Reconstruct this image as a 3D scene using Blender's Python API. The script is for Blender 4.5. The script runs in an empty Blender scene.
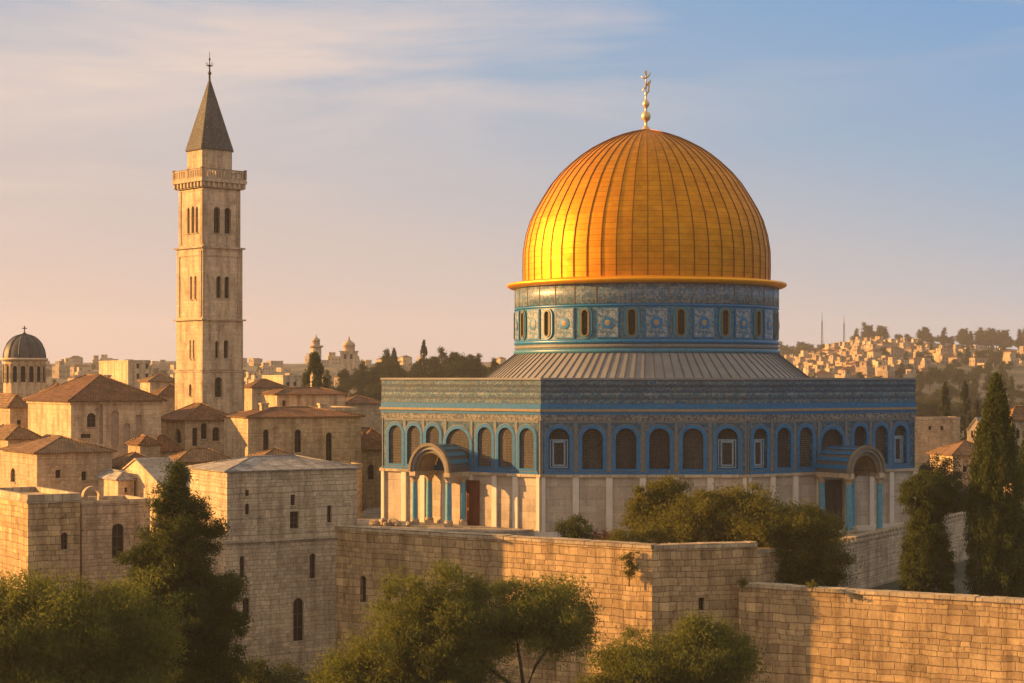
import bpy, math, random
import numpy as np
from mathutils import Vector
random.seed(7)
RNG = np.random.default_rng(11)
R = math.radians
SC = bpy.context.scene
COL = SC.collection

# ------------------------------------------------------------------ camera, sky, sun, exposure
F = 1800.0            # focal length in picture widths of 1024
EYE = 15.2
cam = bpy.data.cameras.new('camera')
cam.sensor_width = 36.0
cam.lens = 36.0 * F / 1024.0
cam.shift_y = 36.5 / 1024.0
cam.clip_start = 1.0
cam.clip_end = 6000.0
cam_o = bpy.data.objects.new('camera', cam)
cam_o.location = (0, 0, EYE)
cam_o.rotation_euler = (R(90), 0, 0)
COL.objects.link(cam_o)
SC.camera = cam_o

SUN_EL, SUN_AZ = 13.0, 101.0      # azimuth measured from the viewer's side round to the left
sx = -math.sin(R(SUN_AZ)) * math.cos(R(SUN_EL))
sy = -math.cos(R(SUN_AZ)) * math.cos(R(SUN_EL))
sz = math.sin(R(SUN_EL))
SUN = Vector((sx, sy, sz))

world = bpy.data.worlds.new('World')
SC.world = world
world.use_nodes = True


class NT:
    """small helper round a node tree"""
    def __init__(self, tree):
        self.t = tree
        tree.nodes.clear()

    def n(self, typ, ins=None, **props):
        nd = self.t.nodes.new(typ)
        for k, v in props.items():
            setattr(nd, k, v)
        for k, v in (ins or {}).items():
            sock = nd.inputs[k]
            if isinstance(v, bpy.types.NodeSocket):
                self.t.links.new(v, sock)
            else:
                sock.default_value = v
        return nd

    def math(self, op, a, b=0.0, c=None, clamp=False):
        ins = {0: a, 1: b}
        if c is not None:
            ins[2] = c
        return self.n('ShaderNodeMath', ins, operation=op, use_clamp=clamp).outputs[0]

    def mix(self, fac, a, b, mode='MIX'):
        nd = self.n('ShaderNodeMix', data_type='RGBA', blend_type=mode)
        for i, v in ((0, fac), (6, a), (7, b)):
            s = nd.inputs[i]
            if isinstance(v, bpy.types.NodeSocket):
                self.t.links.new(v, s)
            else:
                s.default_value = v if i == 0 else tuple(list(v) + [1.0])[:4]
        return nd.outputs[2]

    def ramp(self, fac, stops, interp='LINEAR'):
        nd = self.n('ShaderNodeValToRGB', {0: fac})
        cr = nd.color_ramp
        cr.interpolation = interp
        while len(cr.elements) > 1:
            cr.elements.remove(cr.elements[-1])
        for i, (p, c) in enumerate(stops):
            e = cr.elements[0] if i == 0 else cr.elements.new(p)
            e.position = p
            if isinstance(c, (int, float)):
                c = (c, c, c)
            e.color = tuple(list(c) + [1.0])[:4]
        return nd.outputs[0]


w = NT(world.node_tree)
sky = w.n('ShaderNodeTexSky', sky_type='NISHITA', sun_disc=False)
sky.sun_elevation = R(SUN_EL)
sky.sun_rotation = math.atan2(sx, sy)
sky.altitude = 700.0
sky.air_density = 1.0
sky.dust_density = 2.2
sky.ozone_density = 1.6
tc = w.n('ShaderNodeTexCoord').outputs['Generated']
sep = w.n('ShaderNodeSeparateXYZ', {0: tc})
# low band of warm evening dust, blue above; warmer towards the sun
SKY_GAIN = 4.9
elev = w.math('ADD', sep.outputs[2], w.math('MULTIPLY', sep.outputs[0], 0.26))
warm = w.ramp(w.math('MULTIPLY', w.math('ADD', elev, 0.1), 2.2, clamp=True),
              [(0.03, (0.68, 0.49, 0.405)), (0.20, (0.61, 0.465, 0.415)), (0.34, (0.545, 0.46, 0.435)),
               (0.46, (0.445, 0.435, 0.465)), (0.60, (0.29, 0.385, 0.51)), (0.78, (0.18, 0.33, 0.545)), (1.0, (0.15, 0.29, 0.53))])
warm = w.mix(w.ramp(sep.outputs[2], [(0.24, 0.0), (0.42, 0.85)]), warm, (0.68, 0.59, 0.49))    # cream brightening added high overhead, out of view, as fill for shaded walls
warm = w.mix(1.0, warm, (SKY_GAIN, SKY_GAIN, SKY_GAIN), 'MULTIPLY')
low = w.ramp(sep.outputs[2], [(0.0, 0.95), (0.3, 0.92), (1.0, 0.75)])
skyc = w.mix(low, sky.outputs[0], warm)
# thin streaks of cloud
mp = w.n('ShaderNodeMapping', {'Vector': tc, 'Location': (0.55, 0.0, 0.31), 'Rotation': (0, R(-5), 0), 'Scale': (1.0, 1.0, 6.5)})
c1 = w.n('ShaderNodeTexNoise', {'Vector': mp.outputs[0], 'Scale': 3.4, 'Detail': 7.0, 'Roughness': 0.55, 'Distortion': 0.4}).outputs[0]
cm = w.ramp(c1, [(0.42, 0.0), (0.64, 1.0)])
band = w.ramp(w.math('SUBTRACT', sep.outputs[2], w.math('MULTIPLY', sep.outputs[0], 0.22)), [(0.10, 0.0), (0.21, 0.85), (0.4, 0.4)])
cf = w.math('MULTIPLY', cm, band)
skyc = w.mix(cf, skyc, (0.76 * SKY_GAIN, 0.60 * SKY_GAIN, 0.51 * SKY_GAIN))
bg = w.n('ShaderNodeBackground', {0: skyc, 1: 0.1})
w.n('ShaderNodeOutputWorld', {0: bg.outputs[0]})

sl = bpy.data.lights.new('sun', 'SUN')
sl.energy = 5.0
sl.angle = R(0.5)
sl.color = (1.0, 0.525, 0.165)
sun_o = bpy.data.objects.new('sun', sl)
sun_o.rotation_euler = (-SUN).to_track_quat('-Z', 'Y').to_euler()
sun_o.location = SUN * 400
COL.objects.link(sun_o)

vs = SC.view_settings
vs.view_transform = 'Standard'
vs.look = 'None'
vs.exposure = 1.2
vs.gamma = 1.0
vs.use_curve_mapping = False
SC.cycles.use_denoising = True
SC.cycles.max_bounces = 6
SC.cycles.volume_bounces = 1
SC.cycles.sample_clamp_indirect = 6.0


# ------------------------------------------------------------------ materials
def material(name):
    m = bpy.data.materials.new(name)
    m.use_nodes = True
    return m, NT(m.node_tree)


def finish(t, color, rough=0.85, metal=0.0, bump=None, bstr=0.3, bdist=0.05, spec=0.3):
    p = t.n('ShaderNodeBsdfPrincipled', {'Base Color': color if isinstance(color, bpy.types.NodeSocket) else tuple(color) + (1.0,),
                                         'Roughness': rough, 'Metallic': metal, 'Specular IOR Level': spec})
    if bump is not None:
        b = t.n('ShaderNodeBump', {'Height': bump, 'Strength': bstr, 'Distance': bdist})
        t.t.links.new(b.outputs[0], p.inputs['Normal'])
    t.n('ShaderNodeOutputMaterial', {0: p.outputs[0]})


def stone(name, c1, c2, mortar, bw=0.95, bh=0.45, msize=0.022, warp=0.07, stain=0.45, rough=0.9, bstr=0.6, tone=0.8):
    """coursed masonry: course height, block length and block tone all vary"""
    m, t = material(name)
    uv = t.n('ShaderNodeUVMap').outputs[0]
    sp = t.n('ShaderNodeSeparateXYZ', {0: uv})
    wn = t.n('ShaderNodeTexNoise', {'Vector': uv, 'Scale': 0.55, 'Detail': 3.0}).outputs['Color']
    wsp = t.n('ShaderNodeSeparateColor', {0: wn})
    U = t.math('ADD', sp.outputs[0], t.math('MULTIPLY', t.math('SUBTRACT', wsp.outputs[0], 0.5), warp * 3))
    V = t.math('ADD', sp.outputs[1], t.math('MULTIPLY', t.math('SUBTRACT', wsp.outputs[1], 0.5), warp * 2.2))
    n1 = t.n('ShaderNodeTexNoise', {'W': t.math('MULTIPLY', V, 0.75 * 0.45 / bh), 'Scale': 1.0, 'Detail': 0.0}, noise_dimensions='1D').outputs[0]
    V = t.math('ADD', V, t.math('MULTIPLY', t.math('SUBTRACT', n1, 0.5), bh * 1.5 if warp > 0.02 else 0.0))
    r = t.math('DIVIDE', V, bh)
    row = t.math('FLOOR', r)
    fr = t.math('FRACT', r)
    rn = t.n('ShaderNodeTexWhiteNoise', {'W': row}, noise_dimensions='1D').outputs[0]
    wid = t.math('MULTIPLY', t.math('ADD', t.math('MULTIPLY', rn, 0.75 if warp > 0.02 else 0.0), 0.65), bw)
    cu = t.math('ADD', t.math('DIVIDE', U, wid), t.math('MULTIPLY', rn, 17.3))
    colm = t.math('FLOOR', cu)
    fu = t.math('FRACT', cu)
    cv = t.n('ShaderNodeCombineXYZ', {0: row, 1: colm, 2: 3.7})
    idn = t.n('ShaderNodeTexWhiteNoise', {'Vector': cv.outputs[0]}, noise_dimensions='3D')
    ids = t.n('ShaderNodeSeparateColor', {0: idn.outputs[1]})
    fn = t.n('ShaderNodeTexNoise', {'Vector': uv, 'Scale': 3.3, 'Detail': 6.0, 'Roughness': 0.75}).outputs[0]
    du = t.math('MULTIPLY', t.math('MINIMUM', fu, t.math('SUBTRACT', 1.0, fu)), wid)
    dv = t.math('MULTIPLY', t.math('MINIMUM', fr, t.math('SUBTRACT', 1.0, fr)), bh)
    d = t.math('ADD', t.math('MINIMUM', du, dv), t.math('MULTIPLY', t.math('SUBTRACT', fn, 0.5), 0.05 if warp > 0.02 else 0.0))
    ed = t.n('ShaderNodeMapRange', {0: d, 1: msize * 0.4, 2: msize * 2.4, 3: 0.0, 4: 1.0}, interpolation_type='SMOOTHSTEP').outputs[0]
    c = t.mix(ids.outputs[0], c2, c1)
    c = t.mix(tone, c, t.ramp(ids.outputs[1], [(0.0, (0.62, 0.60, 0.58)), (0.12, (0.85, 0.84, 0.83)), (0.85, (1.06, 1.05, 1.03)), (1.0, (1.25, 1.22, 1.16))]), 'MULTIPLY')
    c = t.mix(t.math('SUBTRACT', 1.0, ed), c, mortar)
    big = t.n('ShaderNodeTexNoise', {'Vector': uv, 'Scale': 0.16, 'Detail': 5.0, 'Roughness': 0.65}).outputs[0]
    c = t.mix(0.85, c, t.ramp(big, [(0.3, (0.60, 0.55, 0.48)), (0.48, (0.97, 0.95, 0.92)), (0.68, (1.24, 1.19, 1.08))]), 'MULTIPLY')
    sm = t.n('ShaderNodeMapping', {'Vector': uv, 'Scale': (0.9, 0.10, 1)})
    st = t.n('ShaderNodeTexNoise', {'Vector': sm.outputs[0], 'Scale': 1.0, 'Detail': 6.0, 'Roughness': 0.7}).outputs[0]
    c = t.mix(stain, c, t.ramp(st, [(0.36, (0.42, 0.38, 0.34)), (0.54, (1, 1, 1))]), 'MULTIPLY')
    pt = t.n('ShaderNodeTexNoise', {'Vector': uv, 'Scale': 0.9, 'Detail': 7.0, 'Roughness': 0.8}).outputs[0]
    c = t.mix(stain * 0.9, c, t.ramp(pt, [(0.36, (0.5, 0.44, 0.38)), (0.46, (1, 1, 1))]), 'MULTIPLY')
    c = t.mix(0.5, c, t.ramp(fn, [(0.3, (0.66, 0.64, 0.62)), (0.6, (1.1, 1.1, 1.1))]), 'MULTIPLY')
    h = t.math('ADD', ed, t.math('ADD', t.math('MULTIPLY', fn, 1.2), t.math('MULTIPLY', ids.outputs[2], 0.5)))
    finish(t, c, rough, bump=h, bstr=bstr, bdist=0.06)
    return m


def plain(name, c, rough=0.7, metal=0.0, var=0.3, scale=1.5, spec=0.3):
    m, t = material(name)
    co = t.n('ShaderNodeTexCoord').outputs['Object']
    n = t.n('ShaderNodeTexNoise', {'Vector': co, 'Scale': scale, 'Detail': 5.0, 'Roughness': 0.65}).outputs[0]
    cc = t.mix(1.0, c, t.ramp(n, [(0.25, 1.0 - var), (0.75, 1.0 + var)]), 'MULTIPLY')
    finish(t, cc, rough, metal, bump=n, bstr=0.15, bdist=0.03, spec=spec)
    return m


def rooftile(name, c1, c2):
    m, t = material(name)
    uv = t.n('ShaderNodeUVMap').outputs[0]
    wv = t.n('ShaderNodeTexWave', {'Vector': uv, 'Scale': 1.1, 'Distortion': 0.6, 'Detail': 1.0}, bands_direction='X').outputs[1]
    br = t.n('ShaderNodeTexBrick', {'Vector': uv, 'Color1': c1 + (1,), 'Color2': c2 + (1,), 'Mortar': (0.03, 0.018, 0.012, 1), 'Scale': 1.0,
                                    'Mortar Size': 0.02, 'Bias': 0.0, 'Brick Width': 0.3, 'Row Height': 0.42})
    n = t.n('ShaderNodeTexNoise', {'Vector': uv, 'Scale': 0.6, 'Detail': 5.0, 'Roughness': 0.7}).outputs[0]
    c = t.mix(1.0, br.outputs[0], t.ramp(n, [(0.3, (0.5, 0.52, 0.55)), (0.68, (1.25, 1.2, 1.1))]), 'MULTIPLY')
    finish(t, c, 0.85, bump=t.math('ADD', wv, t.math('MULTIPLY', br.outputs[1], -0.4)), bstr=0.8, bdist=0.1)
    return m


def mosaic(name, cols, scale=3.0, rough=0.35, stripes=0.0):
    """glazed tile mosaic, small cells of several colours; stripes adds courses that run along the wall"""
    m, t = material(name)
    uv = t.n('ShaderNodeUVMap').outputs[0]
    vo = t.n('ShaderNodeTexVoronoi', {'Vector': uv, 'Scale': scale, 'Randomness': 0.65})
    r = t.n('ShaderNodeSeparateColor', {0: vo.outputs['Color']}).outputs[0]
    st = [(i / len(cols), c) for i, c in enumerate(cols)]
    c = t.ramp(r, st, 'CONSTANT')
    if stripes:
        sp = t.n('ShaderNodeSeparateXYZ', {0: uv})
        fr = t.math('FRACT', t.math('MULTIPLY', sp.outputs[1], stripes))
        c = t.mix(0.95, c, t.ramp(fr, [(0.0, (0.3, 0.36, 0.46)), (0.16, (1.15, 1.12, 1.05)), (0.34, (0.5, 0.56, 0.66)), (0.5, (1.0, 1.0, 0.95)), (0.62, (1.9, 1.75, 1.45)), (0.72, (0.42, 0.5, 0.66)), (0.86, (0.9, 0.9, 0.9))], 'CONSTANT'), 'MULTIPLY')
    n = t.n('ShaderNodeTexNoise', {'Vector': uv, 'Scale': 0.5, 'Detail': 5.0}).outputs[0]
    c = t.mix(0.8, c, t.ramp(n, [(0.3, 0.7), (0.7, 1.2)]), 'MULTIPLY')
    br = t.n('ShaderNodeTexBrick', {'Vector': uv, 'Scale': 1.0, 'Mortar Size': 0.012, 'Brick Width': 0.55, 'Row Height': 0.55}, offset=0.0)
    c = t.mix(br.outputs[1], c, (0.05, 0.055, 0.06))
    finish(t, c, rough, bump=t.math('ADD', vo.outputs[0], t.math('MULTIPLY', br.outputs[1], -1.0)), bstr=0.25, bdist=0.03, spec=0.4)
    return m


def leafmat(name, dark, light, trans=0.4):
    m, t = material(name)
    g = t.n('ShaderNodeNewGeometry').outputs['Random Per Island']
    co = t.n('ShaderNodeTexCoord').outputs['Object']
    n = t.n('ShaderNodeTexNoise', {'Vector': co, 'Scale': 0.45, 'Detail': 3.0}).outputs[0]
    f = t.math('ADD', t.math('MULTIPLY', g, 0.6), t.math('MULTIPLY', t.math('SUBTRACT', n, 0.28), 1.5), clamp=True)
    c = t.mix(f, dark, light)
    d = t.n('ShaderNodeBsdfDiffuse', {0: c})
    tr = t.n('ShaderNodeBsdfTranslucent', {0: t.mix(0.5, c, (light[0] * 1.6, light[1] * 1.5, light[2]))})
    mx = t.n('ShaderNodeMixShader', {0: trans, 1: d.outputs[0], 2: tr.outputs[0]})
    t.n('ShaderNodeOutputMaterial', {0: mx.outputs[0]})
    return m


MT = {}
MT['ashlar'] = stone('honey_ashlar', (0.62, 0.435, 0.22), (0.47, 0.32, 0.16), (0.27, 0.175, 0.085), bw=1.08, bh=0.54, warp=0.15, msize=0.02, stain=0.75, tone=0.8)
MT['ashlar_grey'] = stone('grey_ashlar', (0.66, 0.505, 0.325), (0.54, 0.405, 0.255), (0.36, 0.27, 0.17), bw=0.7, bh=0.36, warp=0.12, msize=0.017, stain=0.65, tone=0.5)
MT['rough_stone'] = stone('rubble_stone', (0.62, 0.475, 0.29), (0.48, 0.36, 0.215), (0.42, 0.315, 0.19), bw=0.55, bh=0.3, warp=0.12, msize=0.013, stain=0.6, tone=0.35)
MT['pale_stone'] = stone('pale_stone', (0.64, 0.50, 0.315), (0.57, 0.44, 0.275), (0.46, 0.35, 0.22), bw=0.8, bh=0.4, msize=0.010, stain=0.8, bstr=0.3, tone=0.35)
MT['marble'] = stone('veined_marble', (0.55, 0.45, 0.33), (0.45, 0.36, 0.26), (0.36, 0.28, 0.2), bw=1.9, bh=0.8, msize=0.014, stain=0.35, rough=0.5, bstr=0.2, tone=0.35)
MT['pilaster'] = plain('pale_marble', (0.68, 0.575, 0.43), 0.5, var=0.12, scale=0.8)
MT['coping'] = stone('coping_stone', (0.58, 0.46, 0.30), (0.48, 0.38, 0.25), (0.24, 0.18, 0.12), bw=1.3, bh=0.9, msize=0.02)
MT['paving'] = stone('paving_stone', (0.42, 0.36, 0.28), (0.36, 0.30, 0.23), (0.24, 0.2, 0.15), bw=1.2, bh=0.8, msize=0.02)
MT['roof_red'] = rooftile('clay_tiles', (0.28, 0.128, 0.045), (0.17, 0.077, 0.03))
MT['roof_tan'] = rooftile('old_clay_tiles', (0.36, 0.205, 0.085), (0.25, 0.135, 0.058))
MT['roof_grey'] = stone('stone_slab_roof', (0.42, 0.385, 0.33), (0.33, 0.305, 0.265), (0.2, 0.18, 0.155), bw=0.9, bh=0.6, warp=0.1, stain=0.7)
MT['glass'] = plain('dark_glass', (0.014, 0.012, 0.012), 0.5, var=0.3, scale=1.0, spec=0.15)
MT['wood'] = plain('dark_wood', (0.06, 0.04, 0.025), 0.7)
MT['niche'] = plain('shaded_plaster', (0.38, 0.29, 0.20), 0.9)  # plaster a tone darker than the walls, for blind niches and porch vaults
MT['reddoor'] = plain('brown_door_paint', (0.13, 0.032, 0.012), 0.5)
MT['dark'] = plain('dark_void', (0.012, 0.010, 0.009), 0.9)
MT['blue'] = plain('blue_glaze', (0.002, 0.13, 0.275), 0.38, var=0.35, scale=2.5, spec=0.45)
MT['teal'] = plain('teal_glaze', (0.035, 0.16, 0.225), 0.4, var=0.3, scale=2.5, spec=0.45)
MT['turq'] = plain('turquoise_glaze', (0.09, 0.29, 0.36), 0.4, var=0.3, scale=3.0, spec=0.5)
MT['palestrip'] = plain('grey_tile_strip', (0.15, 0.15, 0.135), 0.5, var=0.3, scale=3.0)
MT['whitetile'] = plain('white_blue_tile', (0.22, 0.30, 0.345), 0.4, var=0.35, scale=4.0)
MT['ochre'] = plain('ochre_glaze', (0.30, 0.215, 0.11), 0.4, var=0.25, scale=3.0)
MT['tilewall'] = mosaic('blue_tile_mosaic', [(0.004, 0.065, 0.125), (0.02, 0.115, 0.165), (0.06, 0.095, 0.095), (0.004, 0.085, 0.155), (0.10, 0.15, 0.165)], 3.9)
MT['parapet'] = mosaic('parapet_mosaic', [(0.035, 0.10, 0.14), (0.10, 0.13, 0.135), (0.135, 0.165, 0.165), (0.012, 0.08, 0.145), (0.07, 0.115, 0.13)], 6.0, stripes=0.56)
MT['inscription'] = mosaic('inscription_mosaic', [(0.06, 0.075, 0.09), (0.24, 0.215, 0.165), (0.13, 0.125, 0.11), (0.26, 0.23, 0.175)], 5.5)
MT['drumtop'] = mosaic('drum_marble_band', [(0.12, 0.185, 0.22), (0.07, 0.135, 0.18), (0.21, 0.225, 0.215)], 4.0)
MT['drumtile'] = mosaic('drum_tile', [(0.015, 0.12, 0.18), (0.05, 0.16, 0.20), (0.11, 0.15, 0.15), (0.01, 0.09, 0.145)], 5.0)
MT['drumpanel'] = mosaic('drum_panel_tile', [(0.20, 0.245, 0.26), (0.13, 0.20, 0.235), (0.28, 0.285, 0.26), (0.06, 0.14, 0.19)], 5.0)
MT['grille'] = stone('window_grille', (0.25, 0.215, 0.165), (0.20, 0.17, 0.13), (0.07, 0.06, 0.05), bw=0.26, bh=0.26, msize=0.045, warp=0.0, stain=0.3)  # paler copy for the sunlit facet, sunlight put into its colour
MT['archstone'] = plain('old_arch_stone', (0.20, 0.155, 0.095), 0.8, var=0.3)
MT['olivering'] = plain('olive_glaze', (0.16, 0.12, 0.045), 0.45, var=0.25, scale=3.0)
MT['grille_dark'] = stone('dark_window_grille', (0.15, 0.137, 0.118), (0.115, 0.105, 0.09), (0.04, 0.036, 0.032), bw=0.26, bh=0.26, msize=0.045, warp=0.0, stain=0.4)  # darker grille copy for unlit facets, shade put into its colour
MT['grille_fine'] = stone('fine_window_grille', (0.19, 0.175, 0.15), (0.13, 0.12, 0.105), (0.05, 0.046, 0.04), bw=0.4, bh=0.2, msize=0.04, warp=0.0, stain=0.6)
MT['amber'] = stone('amber_window', (0.10, 0.08, 0.035), (0.06, 0.05, 0.03), (0.03, 0.03, 0.025), bw=0.2, bh=0.2, msize=0.03, warp=0.0, stain=0.2)
MT['lead'] = plain('lead_sheet', (0.235, 0.22, 0.195), 0.5, var=0.25, scale=0.35)
MT['leadseam'] = plain('lead_seam', (0.09, 0.085, 0.08), 0.6, var=0.2)
MT['spire'] = stone('spire_slates', (0.135, 0.125, 0.105), (0.10, 0.095, 0.085), (0.06, 0.055, 0.05), bw=0.5, bh=0.35, warp=0.02, stain=0.5, rough=0.7)
MT['domelead'] = plain('dark_dome_lead', (0.075, 0.068, 0.058), 0.55, var=0.35, scale=0.5)
MT['iron'] = plain('dark_iron', (0.05, 0.045, 0.04), 0.5, metal=0.6)
MT['bark'] = plain('bark', (0.055, 0.038, 0.025), 0.95, var=0.4, scale=3.0)
MT['far_plaster'] = plain('far_house_stone', (0.31, 0.23, 0.15), 0.9, var=0.4, scale=0.25)
MT['far_dark'] = plain('far_window', (0.07, 0.055, 0.045), 0.7)
MT['olive_leaf'] = leafmat('olive_leaf', (0.034, 0.046, 0.011), (0.170, 0.178, 0.040))
MT['pine_leaf'] = leafmat('pine_leaf', (0.014, 0.024, 0.007), (0.080, 0.095, 0.026), 0.3)
MT['cypress_leaf'] = leafmat('cypress_leaf', (0.018, 0.028, 0.007), (0.085, 0.100, 0.024), 0.3)
MT['shrub_leaf'] = leafmat('shrub_leaf', (0.034, 0.040, 0.009), (0.165, 0.155, 0.033))
MT['wood_leaf'] = leafmat('far_leaf', (0.028, 0.036, 0.016), (0.065, 0.070, 0.026), 0.1)
MT['flower'] = leafmat('flower_leaf', (0.16, 0.03, 0.03), (0.30, 0.08, 0.06), 0.2)


def gold_material():
    m, t = material('gilded_plates')
    uv = t.n('ShaderNodeUVMap').outputs[0]
    br = t.n('ShaderNodeTexBrick', {'Vector': uv, 'Color1': (0.74, 0.305, 0.012, 1), 'Color2': (0.66, 0.262, 0.010, 1), 'Mortar': (0.36, 0.135, 0.006, 1),
                                    'Scale': 1.0, 'Mortar Size': 0.028, 'Mortar Smooth': 0.5, 'Brick Width': 1.0, 'Row Height': 0.62}, offset=0.0)
    n = t.n('ShaderNodeTexNoise', {'Vector': uv, 'Scale': 0.8, 'Detail': 6.0, 'Roughness': 0.7}).outputs[0]
    c = t.mix(0.8, br.outputs[0], t.ramp(n, [(0.3, (0.66, 0.6, 0.46)), (0.65, (1.0, 1.0, 1.0))]), 'MULTIPLY')
    p = t.n('ShaderNodeBsdfPrincipled', {'Base Color': c, 'Metallic': 0.88, 'Roughness': t.ramp(n, [(0.3, 0.62), (0.7, 0.5)])})
    h = t.math('ADD', t.math('MULTIPLY', br.outputs[1], -0.8), t.math('MULTIPLY', n, 0.5))
    b = t.n('ShaderNodeBump', {'Height': h, 'Strength': 0.22, 'Distance': 0.06})
    t.t.links.new(b.outputs[0], p.inputs['Normal'])
    t.n('ShaderNodeOutputMaterial', {0: p.outputs[0]})
    return m


MT['gold'] = gold_material()
MT['goldseam'] = plain('gold_seam', (0.22, 0.085, 0.008), 0.5, metal=0.6, var=0.15)
MT['goldrim'] = plain('gold_rim', (1.0, 0.42, 0.02), 0.4, metal=0.75, var=0.12)
MT['finial_gold'] = plain('old_gold', (0.72, 0.50, 0.22), 0.4, metal=0.7, var=0.1)


def ground_material():
    m, t = material('dry_ground')
    co = t.n('ShaderNodeTexCoord').outputs['Object']
    n = t.n('ShaderNodeTexNoise', {'Vector': co, 'Scale': 0.02, 'Detail': 8.0, 'Roughness': 0.7}).outputs[0]
    n2 = t.n('ShaderNodeTexNoise', {'Vector': co, 'Scale': 0.5, 'Detail': 5.0, 'Roughness': 0.7}).outputs[0]
    c = t.ramp(n, [(0.44, (0.05, 0.055, 0.026)), (0.56, (0.12, 0.10, 0.055)), (0.70, (0.26, 0.195, 0.12))])
    c = t.mix(0.7, c, t.ramp(n2, [(0.3, 0.55), (0.7, 1.2)]), 'MULTIPLY')
    finish(t, c, 0.95, bump=n2, bstr=0.5, bdist=0.3)
    return m


MT['ground'] = ground_material()
MT['asphalt'] = plain('asphalt', (0.055, 0.052, 0.05), 0.9, scale=0.8)


# ------------------------------------------------------------------ geometry helpers
class MB:
    def __init__(self):
        self.v, self.f, self.m = [], [], []
        self.uv = None
        self.sm = set()

    def face(self, pts, mi=0, smooth=False):
        i = len(self.v)
        self.v.extend([tuple(p) for p in pts])
        if smooth:
            self.sm.add(len(self.f))
        self.f.append(tuple(range(i, i + len(pts))))
        self.m.append(mi)

    def box(self, x0, x1, y0, y1, z0, z1, mi=0):
        self.prism([(x0, y0), (x1, y0), (x1, y1), (x0, y1)], z0, z1, mi)

    def prism(self, poly, z0, z1, mi=0, bottom=True, top=True):
        n = len(poly)
        for i in range(n):
            a, b = poly[i], poly[(i + 1) % n]
            self.face([(a[0], a[1], z0), (b[0], b[1], z0), (b[0], b[1], z1), (a[0], a[1], z1)], mi)
        if top:
            self.face([(p[0], p[1], z1) for p in poly], mi)
        if bottom:
            self.face([(p[0], p[1], z0) for p in reversed(poly)], mi)

    def obox(self, O, u, nrm, s0, s1, d0, d1, z0, z1, mi=0):
        """box on a wall: s along u from O, d out along the normal"""
        P = lambda s, d: (O[0] + u[0] * s + nrm[0] * d, O[1] + u[1] * s + nrm[1] * d)
        self.prism([P(s0, d1), P(s1, d1), P(s1, d0), P(s0, d0)], z0, z1, mi)

    def loft(self, rings, mi=0, smooth=True, cap0=False, cap1=False):
        n = len(rings[0])
        base = len(self.v)
        for r in rings:
            self.v.extend([tuple(p) for p in r])
        for k in range(len(rings) - 1):
            for i in range(n):
                a = base + k * n + i
                b = base + k * n + (i + 1) % n
                if smooth:
                    self.sm.add(len(self.f))
                self.f.append((a, b, b + n, a + n))
                self.m.append(mi)
        if cap0:
            self.f.append(tuple(base + i for i in reversed(range(n))))
            self.m.append(mi)
        if cap1:
            self.f.append(tuple(base + (len(rings) - 1) * n + i for i in range(n)))
            self.m.append(mi)

    def lathe(self, prof, n=24, c=(0, 0), mi=0, smooth=True, cap0=False, cap1=False, rot=0.0):
        rings = [[(c[0] + r * math.cos(rot + 2 * math.pi * i / n), c[1] + r * math.sin(rot + 2 * math.pi * i / n), z) for i in range(n)] for r, z in prof]
        self.loft(rings, mi, smooth, cap0, cap1)

    def ball(self, c, r, n=10, mi=0):
        prof = [(max(r * math.sin(math.pi * k / n), 0.001), c[2] - r * math.cos(math.pi * k / n)) for k in range(n + 1)]
        self.lathe(prof, 12, (c[0], c[1]), mi)

    def tube(self, pts, rad, n=6, mi=0):
        rings = []
        for i, p in enumerate(pts):
            p = Vector(p)
            d = (Vector(pts[min(i + 1, len(pts) - 1)]) - Vector(pts[max(i - 1, 0)]))
            d = d.normalized() if d.length > 1e-6 else Vector((0, 0, 1))
            a = d.orthogonal().normalized() if abs(d.z) > 0.9 else d.cross(Vector((0, 0, 1))).normalized()
            b = d.cross(a)
            r = rad[i] if isinstance(rad, (list, tuple)) else rad
            rings.append([tuple(p + (a * math.cos(t) + b * math.sin(t)) * r) for t in [2 * math.pi * k / n for k in range(n)]])
        self.loft(rings, mi, True, True, True)

    def build(self, name, mats, parent=None, uvfun=None):
        me = bpy.data.meshes.new(name)
        me.from_pydata(self.v, [], self.f)
        if not isinstance(mats, (list, tuple)):
            mats = [mats]
        for m in mats:
            me.materials.append(MT[m])
        me.polygons.foreach_set('material_index', self.m)
        me.polygons.foreach_set('use_smooth', [i in self.sm for i in range(len(self.f))])
        uvl = me.uv_layers.new(name='UVMap')
        co = self.v
        uvs = []
        for pl in me.polygons:
            n = pl.normal
            h = math.hypot(n.x, n.y)
            if uvfun:
                for vi in pl.vertices:
                    uvs.extend(uvfun(co[vi], pl))
                continue
            if h > 0.05:
                t = (-n.y / h, n.x / h, 0.0)
                b = (n.y * t[2] - n.z * t[1], n.z * t[0] - n.x * t[2], n.x * t[1] - n.y * t[0])
                for vi in pl.vertices:
                    p = co[vi]
                    uvs.append(p[0] * t[0] + p[1] * t[1])
                    uvs.append(p[0] * b[0] + p[1] * b[1] + p[2] * b[2])
            else:
                for vi in pl.vertices:
                    uvs.append(co[vi][0])
                    uvs.append(co[vi][1])
        uvl.data.foreach_set('uv', uvs)
        me.update()
        o = bpy.data.objects.new(name, me)
        COL.objects.link(o)
        if parent is not None:
            o.parent = parent
        return o


def arc_pts(s0, s1, zb, n=10):
    """points of a round arch head from left springing to right springing, top at zb"""
    r = (s1 - s0) / 2
    c = (s0 + s1) / 2
    return [(c - r * math.cos(math.pi * k / n), zb - r + r * math.sin(math.pi * k / n)) for k in range(n + 1)]


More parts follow.
